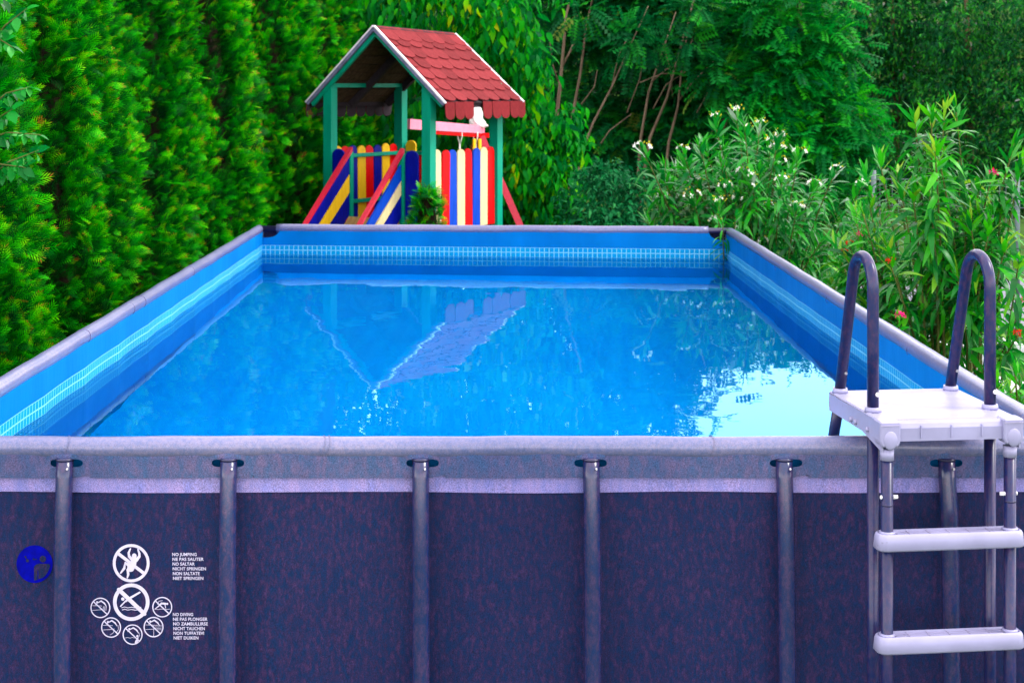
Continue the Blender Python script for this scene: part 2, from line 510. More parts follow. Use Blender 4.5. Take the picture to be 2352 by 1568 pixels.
def scatter(name, groups, mat, parent=None, stuff=True, smooth=False, tipv=0.0):
    """groups: list of (base_verts, base_quads, pos, rot, scale, tint) merged into one mesh"""
    VV, FF, TT, off = [], [], [], 0
    for bv, bf, pos, rot, scl, tint in groups:
        N, nv = len(pos), len(bv)
        if N == 0: continue
        scl = np.asarray(scl, dtype=float)
        s = scl[:, None, None] if scl.ndim == 1 else scl[:, None, :]
        v = np.einsum('nij,nkj->nki', rot, bv[None] * s) + pos[:, None]
        VV.append(v.reshape(-1, 3))
        FF.append((bf[None] + (np.arange(N) * nv)[:, None, None] + off).reshape(-1, 4))
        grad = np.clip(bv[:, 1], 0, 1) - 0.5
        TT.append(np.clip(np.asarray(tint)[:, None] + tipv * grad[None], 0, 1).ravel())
        off += N * nv
    V = np.concatenate(VV).astype(np.float32)
    Fq = np.concatenate(FF).astype(np.int32)
    T = np.concatenate(TT).astype(np.float32)
    me = bpy.data.meshes.new(name)
    me.vertices.add(len(V)); me.vertices.foreach_set("co", V.ravel())
    me.loops.add(Fq.size); me.loops.foreach_set("vertex_index", Fq.ravel())
    me.polygons.add(len(Fq))
    me.polygons.foreach_set("loop_start", np.arange(0, Fq.size, 4, dtype=np.int32))
    me.polygons.foreach_set("loop_total", np.full(len(Fq), 4, dtype=np.int32))
    a = me.attributes.new("tint", 'FLOAT', 'POINT')
    a.data.foreach_set("value", T)
    me.update(calc_edges=True)
    me.validate()
    o = link(name, me, mat, parent, smooth)
    if stuff: o["kind"] = "stuff"
    return o


def frond_base(pairs=5, curl=0.18):
    """flat scale-leaf spray, one unit long"""
    V, Fq = [], []
    def dia(b, d, L, w):
        b = np.array(b); d = np.array(d) / np.linalg.norm(d)
        p = np.array([-d[1], d[0], 0])
        n = len(V)
        V.extend([b, b + d * L * 0.55 + p * w, b + d * L, b + d * L * 0.55 - p * w])
        Fq.append((n, n + 1, n + 2, n + 3))
    for k in range(pairs):
        y = 0.06 + 0.80 * k / pairs
        L = 0.42 * (1 - y) + 0.13
        for sgn in (-1, 1):
            dia((0, y + 0.03 * sgn, 0), (sgn * 0.58, 0.81, 0), L * 1.15, 0.029)
    dia((0, 0.0, 0), (0, 1, 0), 1.0, 0.030)
    V = np.array(V)
    V[:, 2] -= curl * V[:, 1] ** 2 + 0.25 * V[:, 0] ** 2
    return V, np.array(Fq)


def leaf_base(L=1.0, w=0.22, droop=0.25, fold=0.25, segs=4, wide=0.45):
    """a leaf folded along its midrib and bending down, along +Y"""
    V, Fq = [], []
    for i in range(segs + 1):
        t = i / segs
        ww = w * (math.sin(math.pi * min(1, t ** (0.5 / wide * 0.5 + 0.35))) if 0 < t < 1 else 0.0) + (0.004 if t in (0, 1) else 0)
        a = droop * t * 1.6
        y = L * t * math.cos(a * 0.6); z = -L * t * math.sin(a)
        V += [(-ww, y, z + fold * ww), (0, y, z), (ww, y, z + fold * ww)]
    for i in range(segs):
        b = i * 3
        Fq += [(b, b + 1, b + 4, b + 3), (b + 1, b + 2, b + 5, b + 4)]
    return np.array(V, dtype=float), np.array(Fq)


def pinnate_base(pairs=6):
    V, Fq = [], []
    for k in range(pairs):
        y = 0.18 + 0.80 * k / pairs
        for sgn in (-1, 1):
            n = len(V)
            L = 0.24
            dz = -0.05 - 0.05 * random.random()
            V += [(0, y, 0), (sgn * L * .5, y + .085, dz * .5), (sgn * L, y + .05, dz), (sgn * L * .5, y - .045, dz * .5)]
            Fq.append((n, n + 1, n + 2, n + 3))
    n = len(V)
    V += [(-.008, 0, 0), (.008, 0, 0), (.008, 1.0, 0), (-.008, 1.0, 0)]
    Fq.append((n, n + 1, n + 2, n + 3))
    V = np.array(V, dtype=float)
    V[:, 2] -= 0.30 * V[:, 1] ** 2
    return V, np.array(Fq)


def unit(n):
    v = rng.normal(size=(n, 3))
    return v / np.linalg.norm(v, axis=1, keepdims=True)


def tri(n):      # random tint, mostly middle
    return np.clip(rng.beta(2.0, 2.4, n), 0, 1)


# ================================================================== SETTING
g = mesh("ground", [(-150, -60, 0), (150, -60, 0), (150, 240, 0), (-150, 240, 0)], [(0, 1, 2, 3)], M_ground)
tag(g, "lawn ground under the pool and garden", kind="structure")

# bank added behind the wood to block bright sky between the leaves
hb = []
for j, (y, h) in enumerate([(38.5, 0.0), (41, 2.4), (44, 4.4), (50, 5.4), (80, 5.6)]):
    hb += [(x, y + 1.5 * math.sin(x * .23), h * (1 + .05 * math.sin(x * .41 + j)) if h else -.05) for x in range(-60, 61, 3)]
nb_ = len(range(-60, 61, 3))
added_bank = mesh("added_bank", hb, [(j * nb_ + i, j * nb_ + i + 1, (j + 1) * nb_ + i + 1, (j + 1) * nb_ + i) for j in range(4) for i in range(nb_ - 1)], M_ground, None, True)
tag(added_bank, "low grassy bank, added to block sky gaps behind the wood", kind="structure")

# ================================================================== POOL
XL, XR, YF, YB, ZR = -1.795, 1.755, 4.80, 12.12, 1.32       # tube centre lines, rim top
def yb(x):      # the far end stands slightly askew
    return YB - 0.32 * (x - XL) / (XR - XL)
RT = 0.033
ZW = 1.095
pool = empty("frame_pool", ((XL + XR) / 2, (YF + YB) / 2, 0))
tag(pool, "large rectangular above-ground pool with mottled navy sides, blue liner and lavender rim", "swimming pool")
POFF = Vector(pool.location)
def L_(v):      # world -> pool local
    return Vector(v) - POFF

LEGX = [(px - VX) * YF / F_PX for px in (153, 528, 967, 1357, 1798, 2170)]

def wall_y(x, z):
    """front face of the outer wall: pillows out between the legs, hangs in soft folds"""
    edges = [-2.0] + LEGX + [1.95]
    b = 0.0
    for a, c in zip(edges[:-1], edges[1:]):
        if a <= x <= c:
            b = math.sin(math.pi * (x - a) / (c - a)) ** 0.8
    h = max(0.0, min(1.0, (1.16 - z) / 0.5))
    fold = 0.0030 * math.sin(x * 41 + 2.1 * math.sin(z * 3)) * math.exp(-((x + 0.85) / 0.55) ** 2) * h
    fold += 0.0016 * math.sin(x * 27 + 1.3 * math.sin(z * 4 + x)) * h + 0.0010 * math.sin(x * 63 + z * 5) * h
    return YF + 0.004 - 0.020 * b * h + fold

def grid_sheet(name, us, vs, fn, mat, parent, uvfn=None, smooth=True):
    V, Fq, UV = [], [], []
    for v in vs:
        for u in us:
            V.append(L_(fn(u, v)))
            UV.append(uvfn(u, v) if uvfn else (u, v))
    n = len(us)
    for j in range(len(vs) - 1):
        for i in range(n - 1):
            Fq.append((j * n + i, j * n + i + 1, (j + 1) * n + i + 1, (j + 1) * n + i))
    return mesh(name, V, Fq, mat, parent, smooth, UV)

lin = lambda a, b, n: [a + (b - a) * i / (n - 1) for i in range(n)]

grid_sheet("outer_wall", lin(XL - 0.06, XR + 0.06, 190), lin(0.004, 1.153, 60), lambda x, z: (x, wall_y(x, z), z), M_wall, pool)
for xs, s in ((XL, -1), (XR, 1)):
    grid_sheet("outer_wall", lin(YF + 0.01, yb(xs), 120), lin(0.004, 1.28, 14),
               lambda y, z: (xs + s * (0.045 + 0.012 * math.sin(y * 5.2) * (1.28 - z)), y, z), M_wall, pool)
grid_sheet("outer_wall", lin(XL - 0.04, XR + 0.04, 60), lin(0.004, 1.28, 14), lambda x, z: (x, yb(x) + 0.045, z), M_wall, pool)

# light welded band just above the dark wall
grid_sheet("weld_band", lin(XL - 0.06, XR + 0.06, 190), lin(1.150 , 1.203, 5),
           lambda x, z: (x, wall_y(x, 1.15) - 0.004 - 0.002 * math.sin(x * 9), z - 0.0022 * math.sin(x * 6.0 + 1.0)), M_band, pool)

# flap under the front rail, with a slot over every leg
def flap_pt(x, z):
    y = YF - RT + 0.004 + 0.012 * max(0, (1.285 - z) / 0.08)
    for lx in LEGX:     # pulled out over the leg head
        y -= 0.008 * math.exp(-((x - lx) / 0.035) ** 2 - ((z - 1.262) / 0.018) ** 2)
        y += 0.004 * math.exp(-((x - lx + 0.06) / 0.02) ** 2 - ((z - 1.25) / 0.03) ** 2)
    y += 0.0012 * math.sin(x * 23 + z * 30)
    return Vector((x, y, z))

def stadium(cx, cz, hw, hh, N=56):
    pts = []
    for k in range(N):
        a = 2 * math.pi * k / N
        c, s = math.cos(a), math.sin(a)
        # superellipse close to a slot with round ends
        x = hw * math.copysign(abs(c) ** 0.42, c)
        z = hh * math.copysign(abs(s) ** 0.75, s)
        pts.append((cx + x, cz + z))
    return pts

FZ0, FZ1 = 1.197, 1.292
V, Fq = [], []
def add_grid(x0, x1):
    nx = max(2, int((x1 - x0) / 0.02)); nz = 8
    base = len(V)
    for j in range(nz + 1):
        for i in range(nx + 1):
            V.append(L_(flap_pt(x0 + (x1 - x0) * i / nx, FZ0 + (FZ1 - FZ0) * j / nz)))
    for j in range(nz):
        for i in range(nx):
            a = base + j * (nx + 1) + i
            Fq.append((a, a + 1, a + nx + 2, a + nx + 1))
SLOT_Z, SLOT_HW, SLOT_HH = 1.244, 0.049, 0.0125
HB = 0.075
last = XL - 0.06
for i, lx in enumerate(LEGX):
    off = 0.006 if i % 2 == 0 else -0.002
    x0, x1 = lx - HB, lx + HB
    add_grid(last, x0); last = x1
    cz = SLOT_Z
    st = stadium(lx + off, cz, SLOT_HW, SLOT_HH)
    base, NR, N = len(V), 7, len(st)
    for r in range(NR + 1):
        f = (r / NR) ** 1.4
        for (sx, sz) in st:
            dx, dz = sx - lx, sz - cz
            k = min((HB / abs(dx)) if dx else 1e9, ((FZ1 - cz) / dz if dz > 0 else (FZ0 - cz) / dz) if dz else 1e9)
            V.append(L_(flap_pt(lx + dx * (1 + (k - 1) * f), cz + dz * (1 + (k - 1) * f))))
    for r in range(NR):
        for k in range(N):
            k2 = (k + 1) % N
            a, b = base + r * N + k, base + r * N + k2
            Fq.append((a, b, b + N, a + N))
add_grid(last, XR + 0.06)
mesh("rail_flap", V, Fq, M_flap, pool, True)

# rails: fabric sleeves round the top tubes
def wob(t):
    return 0.0025 * math.sin(t * 7.1) + 0.0015 * math.sin(t * 17.3)
def sleeve(name, a, b, r=RT, n=60):
    a, b = Vector(a), Vector(b)
    pts, rr = [], []
    for i in range(n):
        t = i / (n - 1)
        p = a.lerp(b, t)
        s = (b - a).length * t
        p.z += wob(s) * 0.5
        pts.append(L_(p)); rr.append(r + 0.0005 * math.sin(s * 9.0) + 0.0003 * math.sin(s * 31))
    return tube(name, pts, rr, M_sleeve, pool, seg=20)
ZT = ZR - RT
RBK = -0.010    # the far right corner sits a touch high
sleeve("rail_sleeve", (XL - 0.03, YF, ZT), (XR + 0.03, YF, ZT))
sleeve("rail_sleeve", (XL, YF + 0.05, ZT), (XL, YB - 0.06, ZT))
sleeve("rail_sleeve", (XR, YF + 0.05, ZT), (XR, yb(XR) - 0.07, ZT - RBK))
sleeve("rail_sleeve", (-1.665, yb(-1.665), ZT + 0.004), (1.60, yb(1.60), ZT - RBK + 0.004))
# bare tube and corner joints at the back
tube("top_tube", [L_((XL - 0.02, YB, ZT)), L_((XR + 0.02, yb(XR), ZT - RBK))], 0.025, M_dark, pool)
for xs, dz in ((XL, 0), (XR, -RBK)):
    ye = yb(xs)
    tube("corner_joint", [L_((xs, ye - 0.10, ZT + dz)), L_((xs, ye + 0.0, ZT + dz)), L_((xs, ye + 0.03, ZT + dz))], 0.027, M_dark, pool)
    tube("corner_joint", [L_((xs, ye + 0.012, ZT + dz)), L_((xs, ye + 0.012, 0.02))], 0.028, M_dark, pool)
# creases where the sleeve panels meet
def ring(p, axis, r):
    pts = []
    a = Vector(axis)
    u = Vector((0, 0, 1)); w = a.cross(u)
    for k in range(25):
        t = 2 * math.pi * k / 24
        pts.append(L_(Vector(p) + (u * math.cos(t) + w * math.sin(t)) * r + a * 0.006 * math.sin(t * 2)))
    return tube_geo(pts, 0.0011, 5, False)
for p, ax in [((XL, 6.9, ZT), (0, 1, 0)), ((XL, 7.75, ZT), (0, 1, 0)), ((XL, 8.0, ZT), (0, 1, 0)), ((XL, 9.3, ZT), (0, 1, 0)),
              ((XR, 6.6, ZT - .006), (0, 1, 0)), ((XR, 8.2, ZT - .01), (0, 1, 0)), ((XR, 9.7, ZT - .014), (0, 1, 0)),
              ((-0.515, YF, ZT), (1, 0, 0)), ((-0.50, YF, ZT), (1, 0, 0)), ((-1.29, YF, ZT), (1, 0, 0)), ((.66, YF, ZT), (1, 0, 0))]:
    v, f = ring(p, ax, RT + 0.0012)
    mesh("sleeve_seam", v, f, M_seam if ax[1] else M_sleeve, pool, True)

v, f = tube_geo([L_((-0.484, wall_y(-0.484, z) - 0.0001, z)) for z in lin(0.01, 1.14, 30)], 0.0007, 5, False)
mesh("wall_seam", v, f, M_wall, pool, True)
# legs
for i, lx in enumerate(LEGX):
    pts = [L_((lx, YF - 0.018, 1.258)), L_((lx, YF - 0.026, 1.20)), L_((lx + 0.001, YF - 0.044, 1.10)),
           L_((lx + 0.002, YF - 0.056, 0.85)), L_((lx + 0.003, YF - 0.066, 0.4)), L_((lx + 0.004, YF - 0.075, 0.0))]
    leg = tube("frame_leg", pts, [0.0255, 0.0255, 0.026, 0.026, 0.026, 0.026], M_tubing, pool, seg=22)
    cap = tube("leg_collar", [L_((lx, YF - 0.018, 1.252)), L_((lx, YF - 0.018, 1.2585))], 0.0275, M_dark, None, seg=22)
    cap.parent = leg
    sc = tube("leg_screw", [L_((lx + 0.014, YF - 0.045, 1.232)), L_((lx + 0.014, YF - 0.0495, 1.2315))], 0.003, M_bolt, None, seg=8)
    sc.parent = leg

# inner liner
def bulge(y, z):     # side walls pillow between their legs
    k = max(0.0, min(1.0, (1.26 - z) / 0.25))
    return (0.016 * abs(math.sin(y * math.pi / 0.62)) ** 0.7 - 0.008) * k
grid_sheet("liner_wall", lin(YF + 0.03, YB - 0.02, 260), lin(0.03, 1.275, 26),
           lambda y, z: (XL + 0.026 - bulge(y, z), y, z), M_liner, pool)
grid_sheet("liner_wall", lin(YF + 0.03, yb(XR) - 0.02, 260), lin(0.03, 1.275, 26),
           lambda y, z: (XR - 0.026 + 0.7 * bulge(y + .3, z), y, z - (RBK * (y - YF) / 7.3 if z > 1.2 else 0)), M_liner, pool)
grid_sheet("liner_wall", lin(XL + 0.0, XR - 0.0, 60), lin(0.03, 1.30, 14), lambda x, z: (x, YF + 0.036, z), M_liner, pool)
# back liner has a rounded cut-out at either corner
def back_top(x):
    zt = 1.283 - RBK * (x - XL) / (XR - XL)
    for c, s in ((XL + 0.02, 1), (XR - 0.02, -1)):
        d = (x - c) * s
        if d < 0.135:
            t = max(0.0, d / 0.135)
            zt = min(zt, 1.222 + 0.065 * (1 - math.sqrt(max(0, 1 - t ** 3.0))) - (RBK if s < 0 else 0))
    return zt
xs_ = sorted(set(lin(XL + 0.018, XR - 0.018, 150) + lin(XL + 0.018, XL + 0.17, 40) + lin(XR - 0.17, XR - 0.018, 40)))
grid_sheet("liner_wall", xs_, lin(0.0, 1.0, 24), lambda x, t: (x, yb(x) - 0.028 + 0.004 * math.sin(x * 7) * (1 - t), 0.03 + (back_top(x) - 0.03) * t), M_liner, pool,
           uvfn=lambda x, t: (x, 0.03 + (back_top(x) - 0.03) * t))
grid_sheet("liner_floor", lin(XL, XR, 30), lin(YF, YB, 50), lambda x, y: (x, YF + (y - YF) * (yb(x) - YF) / (YB - YF), 0.03 + 0.004 * math.sin(3 * x) * math.sin(2 * y)), M_floor, pool)

# water
wx, wy = lin(XL + 0.02, XR - 0.02, 130), lin(YF + 0.034, YB - 0.026, 270)
ph = [(rng.uniform(0.5, 4.5), rng.uniform(0, 6.28), rng.uniform(0, 6.28)) for _ in range(16)]
WX, WY = np.meshgrid(np.array(wx), np.array(wy))
WZ = np.zeros_like(WX)
for k, (fr_, an, p0) in enumerate(ph):
    kk = 2 * math.pi * fr_
    WZ += (0.0007 / kk) * np.sin(kk * (WX * math.cos(an) + WY * 0.6 * math.sin(an)) + p0)
WYs = YF + (WY - YF) * (yb(WX) - 0.0 - YF) / (YB - YF)
Vw = np.stack([WX.ravel(), WYs.ravel(), ZW + WZ.ravel()], 1)
nW = len(wx)
Fw = [(j * nW + i, j * nW + i + 1, (j + 1) * nW + i + 1, (j + 1) * nW + i) for j in range(len(wy) - 1) for i in range(nW - 1)]
wat = mesh("water", Vw, Fw, M_water, None, True)
tag(wat, "still clear water inside the blue pool", kind="structure")

# ------------------------------------------------------------------ prints on the front wall
def wall_at(px, py):
    """point of the front wall seen at photo pixel px, py, 3 mm proud"""
    D = YF - 0.01
    for _ in range(4):
        p = P(px, py, D)
        D = wall_y(p.x, p.z)
    return P(px, py, D - 0.0035)

class Decal:
    def __init__(s, x0, y0, sc): s.V, s.F, s.x0, s.y0, s.sc, s.lift = [], [], x0, y0, sc, 0.0
    def pt(s, zx, zy):
        w = wall_at((s.x0 + zx / s.sc) / 1.0884, (s.y0 + zy / s.sc) / 1.0884)
        w.y -= s.lift
        s.V.append(L_(w)); return len(s.V) - 1
    def poly(s, pts):
        s.F.append(tuple(s.pt(*p) for p in pts))
    def disc(s, c, rx, ry=None, n=32):
        ry = ry or rx
        s.poly([(c[0] + rx * math.cos(2 * math.pi * k / n), c[1] + ry * math.sin(2 * math.pi * k / n)) for k in range(n)])
    def ring(s, c, rx, ry, th, n=56):
        a = [s.pt(c[0] + rx * math.cos(2 * math.pi * k / n), c[1] + ry * math.sin(2 * math.pi * k / n)) for k in range(n)]
        b = [s.pt(c[0] + (rx - th) * math.cos(2 * math.pi * k / n), c[1] + (ry - th) * math.sin(2 * math.pi * k / n)) for k in range(n)]
        for k in range(n):
            s.F.append((a[k], a[(k + 1) % n], b[(k + 1) % n], b[k]))
    def line(s, pts, w):
        w = w if hasattr(w, '__len__') else [w] * len(pts)
        ids = []
        for i, p in enumerate(pts):
            q0, q1 = pts[max(i - 1, 0)], pts[min(i + 1, len(pts) - 1)]
            dx, dy = q1[0] - q0[0], q1[1] - q0[1]
            d = math.hypot(dx, dy) or 1
            nx, ny = -dy / d * w[i] / 2, dx / d * w[i] / 2
            ids.append((s.pt(p[0] + nx, p[1] + ny), s.pt(p[0] - nx, p[1] - ny)))
        for (a, b), (c, d) in zip(ids[:-1], ids[1:]):
            s.F.append((a, b, d, c))
        s.lift += 0.00015
        for p, ww in ((pts[0], w[0]), (pts[-1], w[-1])):
            s.disc(p, ww / 2, n=12)
        s.lift += 0.00015
    def build(s, name, mat):
        o = mesh(name, s.V, s.F, mat, pool)
        return o

def Z4(): return Decal(200, 1330, 5.058)
d = Z4()
d.ring((647, 388), 233, 241, 36); d.lift += .0003
d.line([(478, 262), (816, 522)], 40)
d.disc((686, 297), 30, 34); d.lift += .0003
d.line([(690, 335), (672, 395), (642, 450)], [58, 84, 92])
d.line([(662, 345), (622, 300), (616, 255), (638, 205)], [40, 34, 28, 18])
d.line([(712, 350), (752, 300), (752, 262), (734, 212)], [44, 34, 28, 18])
d.line([(640, 430), (574, 384), (562, 450), (516, 510)], [50, 38, 32, 18])
d.line([(640, 455), (606, 470), (612, 530), (600, 570)], [50, 38, 30, 18])
tag(d.build("warning_symbol", M_print), "round no-jumping pictogram of a leaping figure")
d = Z4()
d.ring((648, 880), 231, 237, 46); d.lift += .0003
d.line([(492, 722), (815, 1028)], 50)
d.disc((542, 840), 21); d.lift += .0003
d.line([(515, 930), (570, 872), (628, 832)], 17)
d.line([(580, 866), (628, 830), (756, 756)], [26, 28, 22])
for o_ in (0, 28):
    d.line([(530 + o_ * .3, 948 + o_), (565, 938 + o_), (605, 950 + o_), (650, 942 + o_), (700, 950 + o_), (772, 942 + o_)], 9)
tag(d.build("warning_symbol", M_print), "round no-diving pictogram with swimmer above two waves")
for k, (cx, cy) in enumerate([(258, 952), (393, 1200), (665, 1290), (930, 1195), (1040, 943)]):
    d = Z4()
    d.ring((cx, cy), 126, 129, 14); d.lift += .0003
    d.line([(cx - 88, cy - 80), (cx + 88, cy + 84)], 14)
    if k < 4:
        d.disc((cx - 40, cy - 72), 13); d.lift += .0003
        d.line([(cx - 34, cy - 64), (cx + 10, cy - 88), (cx + 52, cy - 58), (cx + 76, cy - 20)], [10, 20, 18, 7])
        d.line([(cx - 36, cy - 62), (cx - 60, cy - 40)], 8)
    else:
        d.disc((cx + 62, cy - 42), 14); d.lift += .0003
        d.line([(cx + 40, cy - 44), (cx - 10, cy - 48), (cx - 50, cy - 10), (cx - 92, cy + 24)], [26, 26, 14, 8])
        d.line([(cx + 34, cy - 40), (cx + 44, cy + 10)], 9)
        d.line([(cx - 60, cy - 40), (cx - 40, cy - 78), (cx + 4, cy - 84)], 6)
    if k in (0, 1, 3):
        d.line([(cx - 100, cy - 30), (cx - 40, cy - 28), (cx + 20, cy - 26)], 5)
        d.line([(cx - 100, cy + 28), (cx - 20, cy + 24), (cx + 20, cy + 20)], 5)
    if k == 0:
        for q in (40, 58, 76): d.line([(cx + q, cy - 20), (cx + q - 4, cy + 30)], 6)
    if k == 1:
        d.line([(cx + 90, cy - 30), (cx + 96, cy + 20), (cx + 70, cy + 56)], 5)
        d.line([(cx + 40, cy + 10), (cx + 34, cy + 60), (cx - 10, cy + 92)], 5)
    if k == 2:
        d.line([(cx - 92, cy + 40), (cx - 60, cy + 34), (cx - 30, cy + 42), (cx, cy + 34), (cx + 26, cy + 40)], 5)
        d.disc((cx + 62, cy + 16), 14); d.lift += .0003
        d.line([(cx + 66, cy + 40), (cx + 50, cy + 96)], [18, 40])
        d.line([(cx + 82, cy - 30), (cx + 90, cy + 10), (cx + 74, cy + 40)], 5)
    if k == 3:
        d.line([(cx + 4, cy - 20), (cx + 4, cy + 112)], 5)
        for q in (-26, -8, 10, 28): d.line([(cx + 20, cy + q), (cx + 106, cy + q)], 4)
    if k == 4:
        d.line([(cx - 96, cy + 22), (cx - 50, cy + 28), (cx - 10, cy + 20), (cx + 40, cy + 28), (cx + 98, cy + 22)], 5)
    lab = ["small no-diving pictogram with ladder", "small no-diving pictogram with curved slope", "small no-diving pictogram over a standing bather",
           "small no-diving pictogram with shallow shelf", "small no-diving pictogram of a crouched jumper"][k]
    tag(d.build("warning_symbol", M_print), lab)
d = Decal(0, 1330, 9.225)
d.disc((798, 730), 416, 432, n=64)
blue = d.build("round_mark", M_blueprint)
tag(blue, "solid blue disc mark with a bather shape")
d = Decal(0, 1330, 9.225); d.lift = .0012
d.disc((990, 610), 75, 78, n=28); d.lift += .0003
d.poly([(1130, 720), (1158, 765), (1132, 850), (1095, 925), (1040, 1000), (975, 1045), (888, 1075), (884, 870), (868, 870), (868, 1085), (790, 1108), (785, 800), (800, 765), (835, 735), (900, 716), (1020, 716)])
d.lift += .0003
d.disc((590, 558), 22, n=12); d.disc((636, 648), 36, n=14); d.disc((775, 610), 20, n=10); d.line([(790, 622), (850, 610)], 18); d.line([(595, 560), (625, 630)], 14)
fig = d.build("figure_shape", M_wall); fig.parent = blue

def text_part(name, lines, px, py, cap_h, step, label):
    """flat print: letters lie on the wall face"""
    Vt, Ft = [], []
    for i, (s, width) in enumerate(lines):
        cu = bpy.data.curves.new("print", 'FONT')
        cu.body = s; cu.size = 1.0; cu.offset = 0.026; cu.resolution_u = 3; cu.space_character = 1.03
        ob = bpy.data.objects.new("print", cu)
        COL.objects.link(ob)
        dg = bpy.context.evaluated_depsgraph_get()
        me = bpy.data.meshes.new_from_object(ob.evaluated_get(dg))
        xs = [v.co.x for v in me.vertices]; ys = [v.co.y for v in me.vertices]
        x0, x1, y1 = min(xs), max(xs), 0.70
        n = len(Vt)
        for v in me.vertices:
            q = wall_at(px + i * 0.35 + (v.co.x - x0) / (x1 - x0) * width, py + i * step - v.co.y / y1 * cap_h)
            Vt.append(L_(q))
        Ft += [tuple(k + n for k in p.vertices) for p in me.polygons]
        bpy.data.objects.remove(ob); bpy.data.curves.remove(cu); bpy.data.meshes.remove(me)
    o = mesh(name, Vt, Ft, M_print, pool)
    tag(o, label)
k_ = 1 / 2.5015 / 1.0884
text_part("warning_text", [("NO JUMPING", 153 * k_), ("NE PAS SAUTER", 196 * k_), ("NO SALTAR", 139 * k_), ("NICHT SPRINGEN", 208 * k_), ("NON SALTATE", 168 * k_), ("NIET SPRINGEN", 190 * k_)],
          1077 * k_, (1080 + 772 / 2.5015) / 1.0884, 7.0, 10.95, "white printed lines beginning NO JUMPING")
text_part("warning_text", [("NO DIVING", 127 * k_), ("NE PAS PLONGER", 216 * k_), ("NO ZAMBULLIRSE", 217 * k_), ("NICHT TAUCHEN", 197 * k_), ("NON TUFFATEVI", 191 * k_), ("NIET DUIKEN", 155 * k_)],
          1081 * k_, (1080 + 1147 / 2.5015) / 1.0884, 7.0, 10.75, "white printed lines beginning NO DIVING")

# ================================================================== LADDER
A_L = R(6.5)
fr0 = P(2005, 945, 4.62)                     # foot of the front left hand rail on the platform
ladder = empty("pool_ladder", (fr0.x, fr0.y, 0), A_L)
tag(ladder, "white plastic step ladder with dark tube handrails standing over the pool's front rim", "ladder")
ZP = 1.432
SPAN = 0.357
RTB = 0.0170
def lad(r, b, z): return Vector((r, b, z))
for r0 in (0.0, SPAN):
    pts = [lad(r0, 0, 0.0), lad(r0, 0, ZP - 0.05)]
    tube("outer_leg", pts, RTB, M_rail_tube, ladder)
    zt, rad = 1.79, 0.086
    pts = [lad(r0, 0, ZP + 0.012), lad(r0, 0.0, ZP + 0.18)]
    pts += [lad(r0, 0.0, zt - 0.06), lad(r0, 0.0, zt - .02)]
    pts += [lad(r0, rad - rad * math.cos(a), zt + rad * math.sin(a)) for a in lin(0.0, math.pi * 0.92, 16)]
    e = pts[-1]
    pts += [lad(r0, e.y + (0.29 - e.y) * t, e.z + (ZP + 0.012 - e.z) * t) for t in (0.08, 0.3, 0.65, 1.0)]
    hr = tube("handrail", pts, RTB, M_rail_tube, ladder, seg=18)
    for (b0, z0, dxs) in ((-0.0172, ZP + 0.052, 0.008), (0.262, ZP + 0.065, 0.006)):
        s = 1 if b0 < 0 else 0
        bb = b0 if s else 0.29 - 0.014 - 0.02
        bo = tube("button", [lad(r0 + dxs, bb, z0), lad(r0 + dxs, bb - 0.006, z0)], [0.0075, 0.0055] if s else [0.005, 0.004], M_bolt if s else M_screw, None, seg=10)
        bo.parent = hr
    for b0 in (0.0, 0.29):
        mtx = None
        tube("collar", [lad(r0, b0, ZP - 0.002), lad(r0, b0, ZP + 0.014)], [0.025, 0.022], M_plastic, ladder, seg=20)
    # leg on the water side
    tube("inner_leg", [lad(r0, 0.297, ZP - 0.03), lad(r0, 0.345, 1.30), lad(r0, 0.46, 0.96), lad(r0, 0.78, 0.04)], RTB, M_dark, ladder)
    # climbing frame on the near side
    rf = r0 + (-0.004 if r0 == 0 else 0.004)
    fb = -0.125
    lg = tube("step_leg", [lad(rf, fb, 0.0), lad(rf, fb, 1.337)], 0.0172, M_rail_tube, ladder)
    j = tube("joint_ring", [lad(rf, fb, 1.191), lad(rf, fb, 1.1955)], 0.0178, M_dark, None); j.parent = lg
    for s in (-1, 1):
        b_ = tube("bolt", [lad(rf + s * 0.016, fb - 0.002, 1.215), lad(rf + s * (0.030 if (s > 0) == (r0 == 0) else 0.02), fb - 0.002, 1.215)], [0.0065, 0.0055], M_bolt, None, seg=10)
        b_.parent = lg
    tube("socket", [lad(rf, fb, 1.32), lad(rf, fb, 1.352)], 0.0195, M_plastic, ladder, seg=18)

# platform: deck with shallow ribs, apron and corner caps
PX0, PX1, PB0, PB1 = -0.026, SPAN + 0.030, -0.140, 0.318
bm = bmesh.new()
V, Fq = [], []
nb = 26
rows = lin(PB0 + 0.03, PB1, nb)
prof = []
for i in range(nb - 1):
    b0, b1 = rows[i], rows[i + 1]
    w = b1 - b0
    prof += [(b0, ZP - 0.004), (b0 + w * .16, ZP), (b0 + w * .80, ZP), (b0 + w * .96, ZP - 0.004)]
prof = [(PB0, ZP - 0.057), (PB0 - 0.002, ZP - 0.020), (PB0 + 0.004, ZP - 0.008), (PB0 + 0.014, ZP - 0.001)] + prof + [(PB1, ZP - 0.004), (PB1 + 0.003, ZP - 0.045)]
n = len(prof)
for x in (PX0, PX0 + .004, PX1 - .004, PX1):
    dz = 0.004 if x in (PX0, PX1) else 0
    V += [(x, b, z - dz) for b, z in prof]
for k in range(3):
    for i in range(n - 1):
        Fq.append((k * n + i, k * n + i + 1, (k + 1) * n + i + 1, (k + 1) * n + i))
